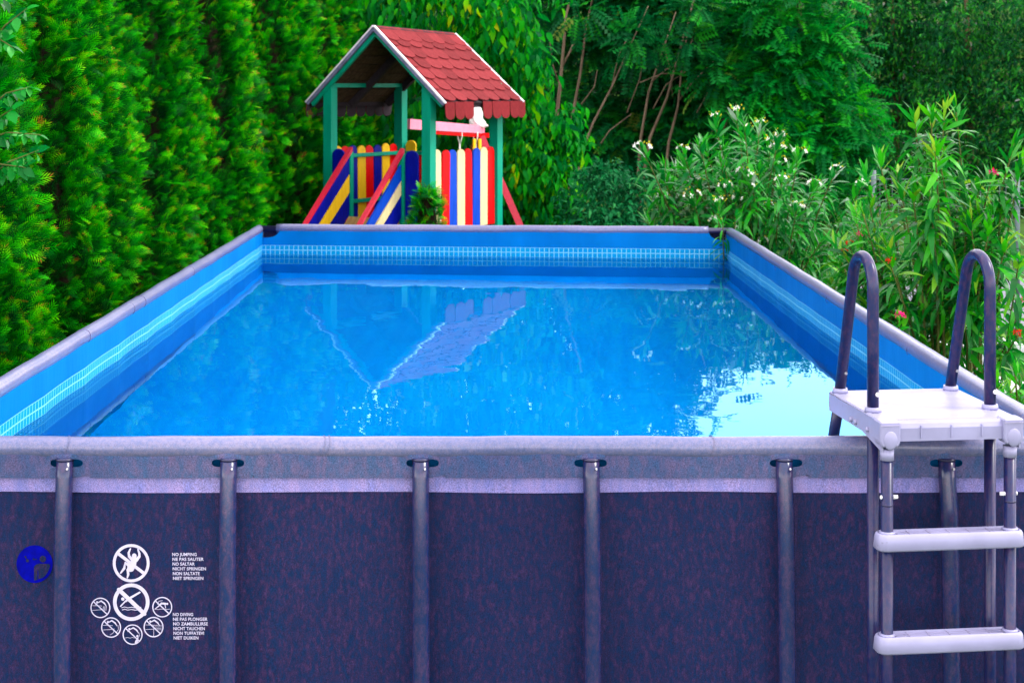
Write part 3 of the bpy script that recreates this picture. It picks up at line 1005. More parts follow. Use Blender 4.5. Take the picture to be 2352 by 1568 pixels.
# side skirts deepen towards the near edge
for x, flip in ((PX0, 0), (PX1, 1)):
    base = len(V)
    V += [(x, PB0, ZP - .004), (x, PB1, ZP - .008), (x, PB1, ZP - 0.060), (x, PB0 + 0.16, ZP - 0.060), (x, PB0, ZP - 0.085),
          (x + (.006 if not flip else -.006), PB0, ZP - .004), (x + (.006 if not flip else -.006), PB1, ZP - .008), (x + (.006 if not flip else -.006), PB1, ZP - 0.060), (x + (.006 if not flip else -.006), PB0 + 0.16, ZP - 0.060), (x + (.006 if not flip else -.006), PB0, ZP - 0.085)]
    Fq += [tuple(base + q for q in (0, 1, 2, 3, 4)), tuple(base + 5 + q for q in (4, 3, 2, 1, 0))]
    for q in range(5):
        q2 = (q + 1) % 5
        Fq.append((base + q, base + q2, base + 5 + q2, base + 5 + q))
mesh("platform", V, Fq, M_plastic, ladder)
box("underside", ((PX0 + PX1) / 2, (PB0 + PB1) / 2, ZP - 0.03), (PX1 - PX0 - 0.02, PB1 - PB0 - 0.02, 0.03), M_plastic, ladder)
for x in (0.07, 0.16, 0.25):
    box("apron_rib", (x + .02, PB0 - 0.0025, ZP - 0.030), (0.0035, 0.005, 0.036), M_plastic, ladder, bevel=0.001)
for r0 in (-0.004, SPAN + 0.004):
    outl = [(-0.030, 0.0), (0.030, 0.0), (0.030, -0.058), (0.024, -0.072), (-0.024, -0.072), (-0.030, -0.058)]
    cp = prism("corner_cap", outl, 0.055, M_plastic, ladder, to=lambda a, b, t, r0=r0: (r0 + a, PB0 - 0.014 + t, ZP + 0.002 + b), bevel=0.004)
    dome = bmesh.new()
    bmesh.ops.create_uvsphere(dome, u_segments=18, v_segments=10, radius=1.0)
    bmesh.ops.scale(dome, vec=(0.021, 0.0065, 0.027), verts=dome.verts)
    bmesh.ops.translate(dome, vec=(r0, PB0 - 0.0125, ZP - 0.051), verts=dome.verts)
    dd = bm_obj("cap_bulge", dome, M_plastic, None, True); dd.parent = cp
    gl = box("cap_joint", (r0, PB0 - 0.0148, ZP - 0.0085), (0.058, 0.002, 0.0022), M_groove, None); gl.parent = cp
for b0 in (-0.03, 0.07, 0.11):
    tube("bolt", [lad(PX0 + 0.002, b0, ZP - 0.045), lad(PX0 - 0.008, b0, ZP - 0.045)], [0.009, 0.006], M_plastic, ladder, seg=10)
# steps
def step(z):
    x0, x1 = -0.040, SPAN + 0.040
    b0, b1, h = -0.162, -0.090, 0.047
    def rr(ins, rad, n=5):
        pts = []
        for cx, cy, a0 in ((x1 - ins - rad, b1 - ins - rad, 0), (x0 + ins + rad, b1 - ins - rad, 90), (x0 + ins + rad, b0 + ins + rad, 180), (x1 - ins - rad, b0 + ins + rad, 270)):
            for k in range(n):
                a = R(a0 + 90 * k / (n - 1)); pts.append((cx + rad * math.cos(a), cy + rad * math.sin(a)))
        return pts
    layers = [(0.004, -h, .022), (0.0, -h + .004, .024), (0.003, -0.010, .024), (0.006, -0.003, .022), (0.010, 0.0, .019), (0.0125, -0.0045, .017)]
    V, Fq = [], []
    for ins, dz, rad in layers:
        V += [(x, y, z + dz) for x, y in rr(ins, rad)]
    n = 20
    for k in range(len(layers) - 1):
        for i in range(n):
            j = (i + 1) % n
            Fq.append((k * n + i, k * n + j, (k + 1) * n + j, (k + 1) * n + i))
    Fq.append(tuple(range(n - 1, -1, -1)))
    Fq.append(tuple(range((len(layers) - 1) * n, len(layers) * n)))
    s = mesh("step", V, Fq, M_plastic, ladder)
    for q in s.data.polygons: q.use_smooth = len(q.vertices) == 4 and abs(q.normal.z) < 0.7
    parts = []
    for i, x in enumerate(lin(x0 + 0.10, x1 - 0.10, 5)):
        parts.append(x)
        t = box("tread_mark", (x, (b0 + b1) / 2, z - 0.0035), (0.0022, 0.046, 0.002), M_groove, None); t.parent = s
    for q in (-0.142, -0.128, -0.114):
        t = box("tread_mark", ((x0 + x1) / 2, q, z - 0.0038), (x1 - x0 - 0.19, 0.0015, 0.0014), M_groove, None); t.parent = s
    for x in (x0 + 0.075, x1 - 0.075):
        v, f = tube_geo([(x + 0.015 * math.cos(a), (b0 + b1) / 2 + 0.016 * math.sin(a), z - 0.004) for a in lin(0, 2 * math.pi, 17)], 0.0012, 5, False)
        t = mesh("round_emboss", v, f, M_groove, None); t.parent = s
    for r0 in (-0.004, SPAN + 0.004):
        t = tube("step_socket", [lad(r0, -0.125, z - 0.004), lad(r0, -0.125, z + 0.004)], [0.024, 0.021], M_plastic, None, seg=18); t.parent = s
for z in (CAMZ - (1216 - VY) * 4.52 / F_PX, CAMZ - (1449 - VY) * 4.52 / F_PX, CAMZ - (1682 - VY) * 4.52 / F_PX, 0.26):
    step(z)

# ================================================================== PLAYHOUSE
AH, SH = R(32.5), 1.29
frp = Vector(((985 - VX) * 16.3 / F_PX, 16.3, 0))
ex, ey = Vector((math.cos(AH), -math.sin(AH), 0)), Vector((math.sin(AH), math.cos(AH), 0))
hc = frp - ex * SH / 2 + ey * SH / 2
house = empty("playhouse", hc, -AH)
tag(house, "wooden play tower with red scalloped roof, green posts and red, yellow and blue pickets", "playhouse")
H = SH / 2
PW = 0.108
for sx in (-1, 1):
    for sy in (-1, 1):
        box("post", (sx * H, sy * H, 1.185), (PW, PW, 2.37), M_green, house, bevel=0.004)
# plates on the posts
for sx in (-1, 1):
    box("wall_plate", (sx * H, 0, 2.385), (PW * .9, SH + 0.1, 0.045), M_green, house, bevel=0.003)
RZF, RZB, EZ, HX = 3.00, 2.962, 2.205, 0.895
YR0, YR1 = -H - 0.085, H + 0.15
def ridge(y): return RZF + (RZB - RZF) * (y - YR0) / (YR1 - YR0)
def roof_pt(s, u, y, lift=0.0):
    """u from 0 at the ridge to 1 at the eave on side s"""
    z = ridge(y) + (EZ - ridge(y)) * u
    nx, nz = math.sin(math.atan2(RZF - EZ, HX)), math.cos(math.atan2(RZF - EZ, HX))
    return Vector((s * (HX * u + nx * lift), y, z + nz * lift))
for s in (-1, 1):
    V = [roof_pt(s, u, y, l) for l in (0.0, -0.022) for u in (0, 1) for y in (YR0, YR1)]
    Fq = [(0, 1, 3, 2), (4, 6, 7, 5), (0, 4, 5, 1), (2, 3, 7, 6), (0, 2, 6, 4), (1, 5, 7, 3)]
    mesh("roof_deck", V, Fq, M_felt if s > 0 else M_rooftim, house)
    # boards under the slope
    nb = 9
    for k in range(nb):
        u0, u1 = k / nb + 0.006, (k + 1) / nb - 0.006
        l0 = -0.0225 - 0.002 * (k % 2)
        V = [roof_pt(s, u, y, l) for l in (l0, l0 - 0.012) for u in (u0, u1) for y in (YR0 + .03, YR1 - .03)]
        mesh("plank", V, Fq, M_rooftim, house)
    for y in (-0.05, H - 0.02):
        V = [roof_pt(s, u, yy, l) for l in (-0.037, -0.11) for u in (0.04, 0.97) for yy in (y - .025, y + .025)]
        mesh("rafter", V, Fq, M_felt, house)
    # front rafter, painted green
    V = [roof_pt(s, u, yy, l) for l in (-0.030, -0.072) for u in (0.04, 0.985) for yy in (YR0 + 0.022, YR0 + 0.055)]
    mesh("rafter", V, Fq, M_green, house)
    for y0, y1 in ((YR0 - 0.014, YR0 + 0.016), (YR1 - 0.016, YR1 + 0.012)):
        V = [roof_pt(s, u, yy, l) for l in (0.018, 0.002) for u in (0.0, 1.01) for yy in (y0, y1)]
        mesh("edge_strip", V, Fq, M_trim, house)
        V = [roof_pt(s, u, yy, l) for l in (0.0015, -0.030) for u in (0.0, 1.005) for yy in (y0 + .003, y1)]
        mesh("barge_board", V, Fq, M_barge, house)
# ridge cap strip
V = []
for s, u in ((-1, 0.035), (-1, 0.0), (1, 0.035)):
    for y in (YR0 + .01, YR1 - .01):
        V.append(roof_pt(s, u, y, 0.020 if u else 0.026))
mesh("ridge_cap", V, [(0, 1, 3, 2), (2, 3, 5, 4)], M_felt, house)

def shingle_mesh(name, w, L, mat, thick=0.006, N=9, flat=0.55):
    bm = bmesh.new()
    out = [(-w / 2, 0.0), (-w / 2, L * flat)]
    for k in range(1, N):
        a = math.pi * k / N
        out.append((-w / 2 * math.cos(a), L * flat + L * (1 - flat) * math.sin(a) ** 0.8))
    out += [(w / 2, L * flat), (w / 2, 0.0)]
    A = [bm.verts.new((x, y, thick)) for x, y in out]
    B = [bm.verts.new((x, y, 0)) for x, y in out]
    bm.faces.new(A); bm.faces.new(B[::-1])
    for i in range(len(A)):
        j = (i + 1) % len(A)
        bm.faces.new((A[j], A[i], B[i], B[j]))
    bmesh.ops.recalc_face_normals(bm, faces=bm.faces)
    me = bpy.data.meshes.new(name)
    bm.to_mesh(me); bm.free(); me.materials.append(mat)
    return me
NROW, NCOL = 7, 7
SLOPE = math.hypot(HX, RZF - EZ)
RL = YR1 - YR0
sw = RL / (NCOL + 0.25)
me_full = shingle_mesh("shingle", sw - 0.007, SLOPE / NROW * 1.42, M_shingle, thick=0.010, flat=0.72)
me_half = shingle_mesh("shingle", sw / 2 - 0.003, SLOPE / NROW * 1.34, M_shingle, flat=0.75)
def place_shingle(u0, y, me, lift):
    a = roof_pt(1, u0, y, lift + 0.0)
    b = roof_pt(1, u0 + 1.42 / NROW, y, lift + 0.020)
    yv = (b - a).normalized()
    xv = Vector((0, 1, 0))
    xv = (xv - yv * xv.dot(yv)).normalized()
    zv = xv.cross(yv)
    if zv.z < 0: xv = -xv; zv = xv.cross(yv)
    o = bpy.data.objects.new("shingle", me)
    COL.objects.link(o)
    o.parent = house
    Mx = Matrix((xv, yv, zv)).transposed().to_4x4()
    Mx.translation = a
    o.matrix_local = Mx @ Matrix.Rotation(R(random.uniform(-1.2, 1.2)), 4, 'Z')
for r_ in range(NROW):
    u0 = max(0.0, (r_ - 0.42 + random.uniform(-.015, .015)) / NROW)
    shift = 0.5 if r_ % 2 else 0.0
    for c in range(NCOL + 1):
        yc = YR0 + sw * (c + 0.5 + 0.12 - shift + (0.0 if not shift else 0.0))
        if yc - sw / 2 < YR0 - 0.004:
            place_shingle(u0, YR0 + (yc + sw / 2 - YR0) / 2 + .002, me_half, 0.003); continue
        if yc + sw / 2 > YR1 + 0.004:
            if yc - sw / 2 < YR1 - 0.03:
                place_shingle(u0, (yc - sw / 2 + YR1) / 2, me_half, 0.003)
            continue
        place_shingle(u0, yc, me_full, 0.003 + 0.0012 * ((c + r_) % 2))
# hanging tabs at the eaves
tw = RL / 8.6
me_tab = shingle_mesh("shingle", tw - 0.006, 0.185, M_tab, flat=0.62, thick=0.007)
me_tab.materials.append(M_felt)          # dark felt colour on tab backs paints in their unlit side
for p_ in me_tab.polygons:
    if p_.normal.z < -0.5: p_.material_index = 1
for s in (-1, 1):
    for k in range(9):
        if s == 1 and k == 3: continue
        y = YR0 + tw * (k + 0.5)
        if k == 8: y -= tw * 0.2
        o = bpy.data.objects.new("shingle", me_tab)
        COL.objects.link(o)
        o.parent = house
        x = s * (HX + 0.004 + (0.004 if k % 2 else 0))
        zv = Vector((s, 0, 0.06)).normalized(); yv = Vector((random.uniform(-.03, .03), 0, -1)); xv = yv.cross(zv).normalized(); yv = zv.cross(xv)
        Mx = Matrix((xv, yv, zv)).transposed().to_4x4()
        Mx.translation = (x, y, EZ + 0.012)
        o.matrix_local = Mx @ Matrix.Rotation(R(random.uniform(-2, 2)), 4, 'Z')
    box("eave_board", (s * (HX - 0.035), 0.03, EZ - 0.025), (0.02, RL - 0.1, 0.05), M_felt, house)
# pickets
def picket_mesh(w, h, mat):
    out = [(-w / 2, 0), (w / 2, 0), (w / 2, h - w * 0.42)]
    for k in range(1, 8):
        a = math.pi * k / 8
        out.append((w / 2 * math.cos(a), h - w * 0.42 + w * 0.42 * math.sin(a)))
    out.append((-w / 2, h - w * 0.42))
    bm = bmesh.new()
    A = [bm.verts.new((a, -0.011, b)) for a, b in out]; B = [bm.verts.new((a, 0.011, b)) for a, b in out]
    bm.faces.new(A); bm.faces.new(B[::-1])
    for i in range(len(A)):
        j = (i + 1) % len(A); bm.faces.new((A[j], A[i], B[i], B[j]))
    bmesh.ops.recalc_face_normals(bm, faces=bm.faces)
    bmesh.ops.bevel(bm, geom=[e for e in bm.edges if abs(e.verts[0].co.y - e.verts[1].co.y) < 1e-4], offset=0.003, segments=1, affect='EDGES')
    me = bpy.data.meshes.new("picket"); bm.to_mesh(me); bm.free(); me.materials.append(mat)
    return me
pw = (SH - PW) / 8
PZ0 = 0.87
pm = {c: picket_mesh(pw - 0.007, 0.845, m) for c, m in (("y", M_yellow), ("r", M_red), ("b", M_blue), ("c", M_cream), ("n", M_navy))}
def picket(kind, loc, rz, dz=0.0):
    o = bpy.data.objects.new("picket", pm[kind]); COL.objects.link(o); o.parent = house
    o.location = (loc[0], loc[1], PZ0 + dz); o.rotation_euler = (R(random.uniform(-.6, .6)), R(random.uniform(-.5, .5)), rz)
for k, c in enumerate("crbcrbcr"):
    picket(c, (H + 0.012, -H + PW / 2 + pw * (k + .5), 0), R(90), random.uniform(-.008, .008))
for k, c in enumerate("yrbyrbyr"):
    picket(c if c != "b" else "n", (-H - 0.012, -H + PW / 2 + pw * (k + .5), 0), R(90), random.uniform(-.008, .008) + 0.012)
for k, c in enumerate("yrbyrbyr"):
    picket(c if c != "b" else "n", (-H + PW / 2 + pw * (k + .5), H + 0.012, 0), 0, 0.045 if k == 0 else -0.075)
for x in (-0.505, 0.455):
    o = mesh("picket", *(lambda m: ([v.co * 1.0 for v in m.vertices], [tuple(p.vertices) for p in m.polygons]))(picket_mesh(0.165, 0.84, M_navy)), M_navy, house)
    o.location = (x, -H - 0.03, PZ0)
for z in (1.12, 1.62):
    box("picket_rail", (-H + 0.02, 0, z), (0.035, SH - PW, 0.04), M_green, house, bevel=0.003)
    box("picket_rail", (H - 0.022, 0, z), (0.035, SH - PW, 0.04), M_green, house, bevel=0.003)
    box("picket_rail", (0, H - 0.022, z), (SH - PW, 0.035, 0.04), M_green, house, bevel=0.003)
for k in range(9):
    wv = (SH + 0.05) / 9
    box("plank", (0, -H - 0.025 + wv * (k + .5), 0.83), (SH + 0.05, wv - 0.008, 0.028), M_wood, house, bevel=0.002)
# ramp with planked cheeks and red hand rails
XO = 0.338
RY0 = -H - 0.07
RSL = 0.99
def cheek(x, dz0, dz1, t0, t1, mat, name, th=0.022, cut=True):
    """plank parallel to the ramp, dz below the rail line, from run t0 to t1"""
    def zz(t, d): return 1.68 - RSL * t - d
    V = []
    for xx in (x - th / 2, x + th / 2):
        V += [(xx, RY0 - t0, zz(t0, dz0)), (xx, RY0 - t1, max(0.01, zz(t1, dz0))), (xx, RY0 - t1, max(0.0, zz(t1, dz1))), (xx, RY0 - t0, zz(t0, dz1))]
    return mesh(name, V, [(0, 1, 2, 3), (7, 6, 5, 4), (0, 4, 5, 1), (1, 5, 6, 2), (2, 6, 7, 3), (3, 7, 4, 0)], mat, house)
for x in (-XO, XO):
    lo = 0.02 if x < 0 else 0.10
    cheek(x, 0.035 + (lo - .02), 0.225 + (lo - .02) * .6, 0.005, 1.52, M_navy if x < 0 else M_blue, "plank")
    cheek(x, 0.232 + (lo - .02) * .6, 0.425, 0.005, 1.36, M_cream if x > 0 else M_yellow, "plank")
    cheek(x, 0.432, 0.66, 0.005, 1.2, M_navy, "plank")
    cheek(x, -0.022, 0.026, -0.03, 1.72, M_pinkred, "ramp_rail", th=0.055)
    box("ramp_post", (x, RY0 + 0.028, 0.84), (0.045, 0.05, 1.68), M_green, house, bevel=0.003)
for k in range(9):
    t0 = 0.02 + k * 0.125
    V = [(xx, RY0 - t, 1.68 - 0.66 - RSL * t - dz) for dz in (0, 0.022) for t in (t0, t0 + 0.118) for xx in (-XO + .014, XO - .014)]
    mesh("ramp_board", V, [(0, 1, 3, 2), (4, 6, 7, 5), (0, 4, 5, 1), (2, 3, 7, 6), (0, 2, 6, 4), (1, 5, 7, 3)], M_wood, house)

# ================================================================== SWING SET behind the tower
sw0, sw1 = P(934, 285, 18.35), P(1106, 298, 20.4)
swing = empty("swing_frame", (sw1.x, sw1.y, 0))
tag(swing, "swing frame with pink top beam and red splayed legs behind the play tower", "swing frame")
def SL(v): return Vector(v) - Vector(swing.location)
def beam(name, a, b, h0, h1, th, mat, parent, loc=SL, up=Vector((0, 0, 1))):
    a, b = Vector(a), Vector(b)
    dvec = (b - a).normalized(); side = dvec.cross(up).normalized(); u = side.cross(dvec).normalized()
    V = []
    for p, h in ((a, h0), (b, h1)):
        for sy, sz in ((-1, -1), (1, -1), (1, 1), (-1, 1)):
            V.append(loc(p + side * sy * th / 2 + u * sz * h / 2))
    return mesh(name, V, [(3, 2, 1, 0), (4, 5, 6, 7), (0, 1, 5, 4), (1, 2, 6, 5), (2, 3, 7, 6), (3, 0, 4, 7)], mat, parent)
beam("top_beam", sw0, sw1, 0.118, 0.10, 0.09, M_pink, swing)  # the face's lit tone is put into the pale pink
off = Vector((0, 0, -0.075))
beam("beam_underside", sw0.lerp(sw1, .28) + off, sw1 + off, 0.045, 0.05, 0.06, M_red, swing)  # beam's own underside, its darker red put in as a separate strip
hd = P(1111, 311, 20.38)
beam("head_plate", hd + Vector((-.13, -.05, 0)), hd + Vector((.13, -.03, 0)), 0.06, 0.06, 0.05, M_red, swing)
for (tx, ty, bx, by) in ((1105, 312, 1190, 508), (1098, 312, 1040, 508)):
    a = P(tx, ty, 20.35)
    b = P(bx, by, 20.1 if bx > 1100 else 20.9)
    b2 = a + (b - a) * (a.z / (a.z - b.z))
    beam("leg", a, b2, 0.085, 0.085, 0.07, M_pinkred, swing, up=Vector((1, 0, 0)))
a = P(1092, 318, 20.3)
beam("brace_post", a, a + Vector((0, 0.2, -a.z)), 0.07, 0.07, 0.07, M_maroon, swing, up=Vector((1, 0, 0)))
# two swings hanging from the beam
for k, (pxx, py0, D, lab) in enumerate(((1056, 301, 19.75, "white rope swing hanging from the pink beam behind the cream and blue pickets"),
                                        (1092, 303, 20.15, "swing with yellow rope covers hanging beside the red swing leg"))):
    top = P(pxx, py0, D)
    rsw = empty("rope_swing", (top.x, top.y, 0))
    tag(rsw, lab, "swing", "swings hanging behind the tower")
    def RL_(v): return Vector(v) - Vector(rsw.location)
    for s in (-1, 1):
        tube("rope", [RL_(top + Vector((s * 0.028, 0, 0))), RL_(top + Vector((s * 0.026, 0, -.07))), RL_(top + Vector((s * .004, 0, -.16)))], 0.009, M_rope, rsw, seg=8)
    tube("rope", [RL_(top + Vector((0, 0, -.155))), RL_(Vector((top.x, top.y, .46)))], 0.010 if k == 0 else 0.018, M_rope, rsw, seg=8)
    if k:
        for s in (0, .07):
            tube("rope_cover", [RL_(top + Vector((s - .015, -.02, -.09))), RL_(top + Vector((s - .015, -.02, -.9)))], 0.022, M_yellow, rsw, seg=10)
    box("seat", RL_(Vector((top.x, top.y, .45))), (.42, .16, .03), M_yellow if k else M_navy, rsw, bevel=.006)
# white cloth heaped on the beam's far end
cl0 = P(1096, 268, 20.3)
bm = bmesh.new()
bmesh.ops.create_icosphere(bm, subdivisions=4, radius=1.0)
for v in bm.verts:
    c = v.co
    k = 1 + 0.16 * math.sin(5 * c.x + 2 * c.z) * math.cos(4 * c.y) + 0.08 * math.sin(11 * c.x + 9 * c.z)
    lower = max(0.0, -c.z)
    v.co = Vector((c.x * (0.085 + 0.10 * lower ** 1.2) * k + 0.03 * lower, c.y * 0.07 * k, c.z * 0.185 * (1 if c.z > 0 else .62)))
clo = bm_obj("white_bag", bm, M_cloth, None, True)
clo.location = cl0 + Vector((0, 0, -.035))
tag(clo, "crumpled white cloth bag resting on the end of the pink swing beam", "bag")

# maroon post with a flared head beyond the tower
mp = P(848, 285, 22.5)
mpost = empty("flared_post", (mp.x, mp.y, 0))
tag(mpost, "dark maroon garden post with flared head seen through the play tower's opening", "post")
tube("pole", [(0, 0, 0), (0, 0, mp.z - .12)], 0.055, M_maroon, mpost)
tube("head", [(0, 0, mp.z - .28), (0.0, 0, mp.z - .10), (0.02, 0, mp.z - .06), (0, 0, mp.z + .01), (0, 0, mp.z + .02)], [0.06, 0.11, 0.13, 0.135, 0.10], M_maroon, mpost)

# ================================================================== VEGETATION
FV, FFq = frond_base()
def thuja(cx, cy, rx, ry, Hh, n, label, a0=-170, a1=100, spray=0.20, name="thuja_tree", group="thuja trees of the hedge", seed=0, zsee=3.5):
    """columnar conifer: sprays standing out of a lumpy column, tips up and outwards"""
    t = empty(name, (cx, cy, 0))
    tag(t, label, "tree", group)
    tube("trunk", [(0, 0, 0), (0.02, 0, Hh * .5), (0, 0.02, Hh * .95)], [0.09, 0.07, 0.02], M_barkB, t, seg=8)
    def prof(z):
        k = np.clip(z / Hh, 0, 1) ** 1.0
        return (0.80 + 0.20 * np.sin(np.pi * np.minimum(k * 1.5 + .15, 1))) * np.sqrt(np.clip(1 - np.maximum(0, (k - .55) / .45) ** 2.2, 0, 1))
    def lump(a, z):
        return 1 + 0.06 * np.sin(3 * a + 0.7 * z + seed) + 0.065 * np.sin(7 * a - 0.8 * z + seed * 2) + 0.035 * np.sin(12 * a + 1.9 * z + seed * 3) + 0.025 * np.sin(5 * a + 5.3 * z + seed)
    # twig mass inside, its brown painted near black as shade for the gaps
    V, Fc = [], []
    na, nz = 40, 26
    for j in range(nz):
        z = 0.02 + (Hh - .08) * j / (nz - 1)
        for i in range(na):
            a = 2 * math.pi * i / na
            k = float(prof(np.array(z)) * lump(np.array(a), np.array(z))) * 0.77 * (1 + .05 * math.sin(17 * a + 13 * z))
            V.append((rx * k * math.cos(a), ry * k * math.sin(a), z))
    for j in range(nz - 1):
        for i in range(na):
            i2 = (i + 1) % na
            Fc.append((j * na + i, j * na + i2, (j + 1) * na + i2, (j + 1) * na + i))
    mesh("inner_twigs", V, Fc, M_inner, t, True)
    n = int(n * 1.75)
    a = np.radians(rng.uniform(a0, a1, n))
    z = np.where(rng.random(n) < .88, rng.uniform(.08 * Hh, min(Hh, zsee), n), rng.uniform(.3 * Hh, Hh, n))
    # clumps: keep sprays where a low-frequency pattern is high, so dark pockets open between
    clump = 1.1 * np.sin(9 * a + 1.4 * z + seed) + 0.8 * np.sin(16 * a - 3.1 * z + seed) + 0.7 * np.sin(23 * a + 9 * z) + 0.6 * np.sin(6 * a - 11.3 * z + seed)
    keep = (clump > -0.75 + rng.normal(0, .35, n)) | (rng.random(n) < .10)
    a, z, clump = a[keep], z[keep], clump[keep]
    n = len(a)
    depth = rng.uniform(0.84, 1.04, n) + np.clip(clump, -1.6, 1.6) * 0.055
    k = prof(z) * lump(a, z) * depth
    pos = np.stack([rx * k * np.cos(a), ry * k * np.sin(a), z], 1)
    out = np.stack([np.cos(a) / rx, np.sin(a) / ry, np.zeros(n)], 1)
    out /= np.linalg.norm(out, axis=1, keepdims=True)
    d = out * rng.uniform(0.30, 0.95, n)[:, None] + np.array([0, 0, 1.0]) * rng.uniform(0.05, 1.15, n)[:, None] + unit(n) * 0.42
    rot = frames(d, rng.normal(0, 0.9, n))
    tint = np.clip(rng.beta(1.25, 1.65, n) + 0.10 * clump / 1.5 + (depth - .92) * .5 - .06, 0, 0.90)  # tint also darkens deeper sprays and hollows, painting in shade
    old = rng.random(n) < 0.006
    tint[old] = 1.0
    scl = spray * rng.uniform(0.65, 1.3, n)
    scatter("foliage", [(FV, FFq, pos, rot, scl, tint)], G_thuja, t, tipv=0.48)  # spray tips painted lighter, as if sunlit
    return t

hedge = [
    (8.0, -2.43, "thuja of the hedge standing behind the pale broadleaf sprigs"),
    (10.25, -2.44, "full thuja of the hedge whose bright edge overhangs the pool's long left rail"),
    (12.6, -2.50, "thuja of the hedge just before the pool's far left corner"),
    (15.1, -2.37, "bright edged thuja of the hedge behind the pool's far left corner"),
    (17.7, -1.98, "thuja of the hedge directly beside the play tower's left eave"),
    (20.6, -1.75, "farthest thuja of the hedge, partly hidden behind the play tower"),
]
for i, (D, xr, lab) in enumerate(hedge):
    rx = 0.95
    n = (21000, 19000, 14000, 11000, 9000, 6000)[i]
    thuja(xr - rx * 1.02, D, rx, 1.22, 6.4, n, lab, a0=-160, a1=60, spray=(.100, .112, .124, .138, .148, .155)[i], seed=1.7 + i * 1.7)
thuja(-0.66, 15.55, 0.17, 0.17, 1.34, 480, "small young thuja growing in front of the play tower's nearest green post", a0=-180, a1=180, spray=0.13, name="young_thuja", group=None, seed=4)

# broad-leaved crown made of leaf clusters on lumps
LV, LF = leaf_base(1.0, 0.20, 0.45, 0.3)
LV2, LF2 = leaf_base(1.0, 0.26, 0.15, 0.2)
PV, PF = pinnate_base()
def crown_points(lumps, n, shell=(0.72, 1.05), front=None):
    vol = np.array([l[3] * l[4] + l[3] * l[5] + l[4] * l[5] for l in lumps]); cnt = rng.multinomial(n, vol / vol.sum())
    P_, O_ = [], []
    for l, c in zip(lumps, cnt):
        u = unit(c)
        if front is not None:          # more leaves on the side that is seen
            flip = (u[:, 1] > 0.25) & (rng.random(c) < front)
            u[flip, 1] *= -1
        rr = rng.uniform(shell[0], shell[1], c)[:, None]
        wob_ = 1 + 0.12 * np.sin(6 * u[:, :1] + 5 * u[:, 2:3]) + 0.10 * np.sin(9 * u[:, 1:2] - 7 * u[:, 2:3])
        P_.append(np.array(l[:3]) + u * np.array(l[3:6]) * rr * wob_); O_.append(u)
    return np.concatenate(P_), np.concatenate(O_)

def leafy_tree(name, label, base, trunks, lumps, n, mat, kind, size, group=None, bark=M_barkA, cat="tree", front=0.6, shell=(0.6, 1.05), sag=0.5):
    t = empty(name, (base[0], base[1], 0))
    tag(t, label, cat, group)
    for pts, r0, r1 in trunks:
        rr = lin(r0, r1, len(pts))
        tube("trunk", [Vector(p) - Vector((base[0], base[1], 0)) for p in pts], rr, bark, t, seg=8)
    pos, o = crown_points(lumps, n, shell, front)
    pos = pos - np.array([base[0], base[1], 0])
    keep = pos[:, 2] > 0.03
    pos, o = pos[keep], o[keep]; n = len(pos)
    low = np.sin(pos[:, 0] * 3.1 + pos[:, 2] * 2.3) + np.sin(pos[:, 2] * 4.7 - pos[:, 1] * 2.9)
    if kind == "broad":        # hanging leaves in whorls
        m = 4
        pos = np.repeat(pos, m, 0) + rng.normal(0, size * .35, (n * m, 3)); o = np.repeat(o, m, 0); low = np.repeat(low, m)
        d = o * 0.55 + unit(n * m) * 0.65 + np.array([0, 0, -sag])
        rot = frames(d, rng.normal(0, .5, n * m))
        tint = np.clip(tri(n * m) + 0.12 * low * .5, 0, 1)
        scl = size * rng.uniform(.6, 1.25, n * m)
        scatter("foliage", [(LV, LF, pos, rot, scl, tint)], mat, t, tipv=0.15)
    elif kind == "pinnate":
        d = o * 0.8 + unit(n) * 0.6 + np.array([0, 0, -.15])
        rot = frames(d, rng.normal(0, .4, n))
        tint = np.clip(tri(n) + 0.10 * low * .5, 0, 1)
        scatter("foliage", [(PV, PF, pos, rot, size * rng.uniform(.7, 1.3, n), tint)], mat, t)
    return t

def W(px, py, D): return tuple(P(px, py, D))
def lump(px, py, D, rx, rz, ry=None):
    p = P(px, py, D)
    return (p.x, p.y, p.z, rx, ry or min(rx, .85), rz)

leafy_tree("broadleaf_tree", "bright green tree with drooping leaves rising behind the red playhouse roof", (-0.55, 22.0),
    [([(-0.55, 22.0, 0), (-.5, 22, 2), (-.6, 22.1, 4), (-.5, 22, 6)], 0.09, 0.03), ([W(1216, 285, 21.8), W(1224, 190, 21.8), W(1200, 60, 21.9)], .045, .025)],
    [lump(905, 60, 21.5, .95, .95), lump(1040, 30, 21.2, 1.05, 1.0), lump(1140, 80, 20.9, .70, .8), lump(1215, 150, 20.7, .34, .5), lump(1120, 170, 21.7, .8, .8),
     lump(1165, 250, 21.6, .55, .7), lump(960, 250, 21.8, .9, 1.1), lump(1080, 330, 22.0, .9, .8), lump(840, 170, 22.2, .6, .9), lump(880, 350, 22.4, .7, .8), lump(940, -120, 22.3, 1.6, 1.1), lump(1130, -140, 22.3, 1.5, 1.1),
     lump(1000, -330, 22.6, 1.6, 1.4)],
    3400, G_walnut, "broad", 0.165, front=.75, sag=.9)
leafy_tree("broadleaf_shrub", "green shrub with hanging leaves between the playhouse and the dark wood", (0.66, 21.0),
    [([(0.66, 21.0, 0), (.64, 21.0, 1), (.7, 21.0, 1.8)], .03, .015)],
    [lump(1230, 350, 21.0, .50, .45), lump(1290, 300, 21.0, .34, .32), lump(1200, 450, 20.9, .45, .55), lump(1275, 440, 20.8, .42, .50), lump(1310, 360, 20.9, .26, .25), lump(1220, 520, 21.0, .55, .6)],
    900, G_walnut, "broad", 0.15, front=.7, cat="shrub", sag=.9)
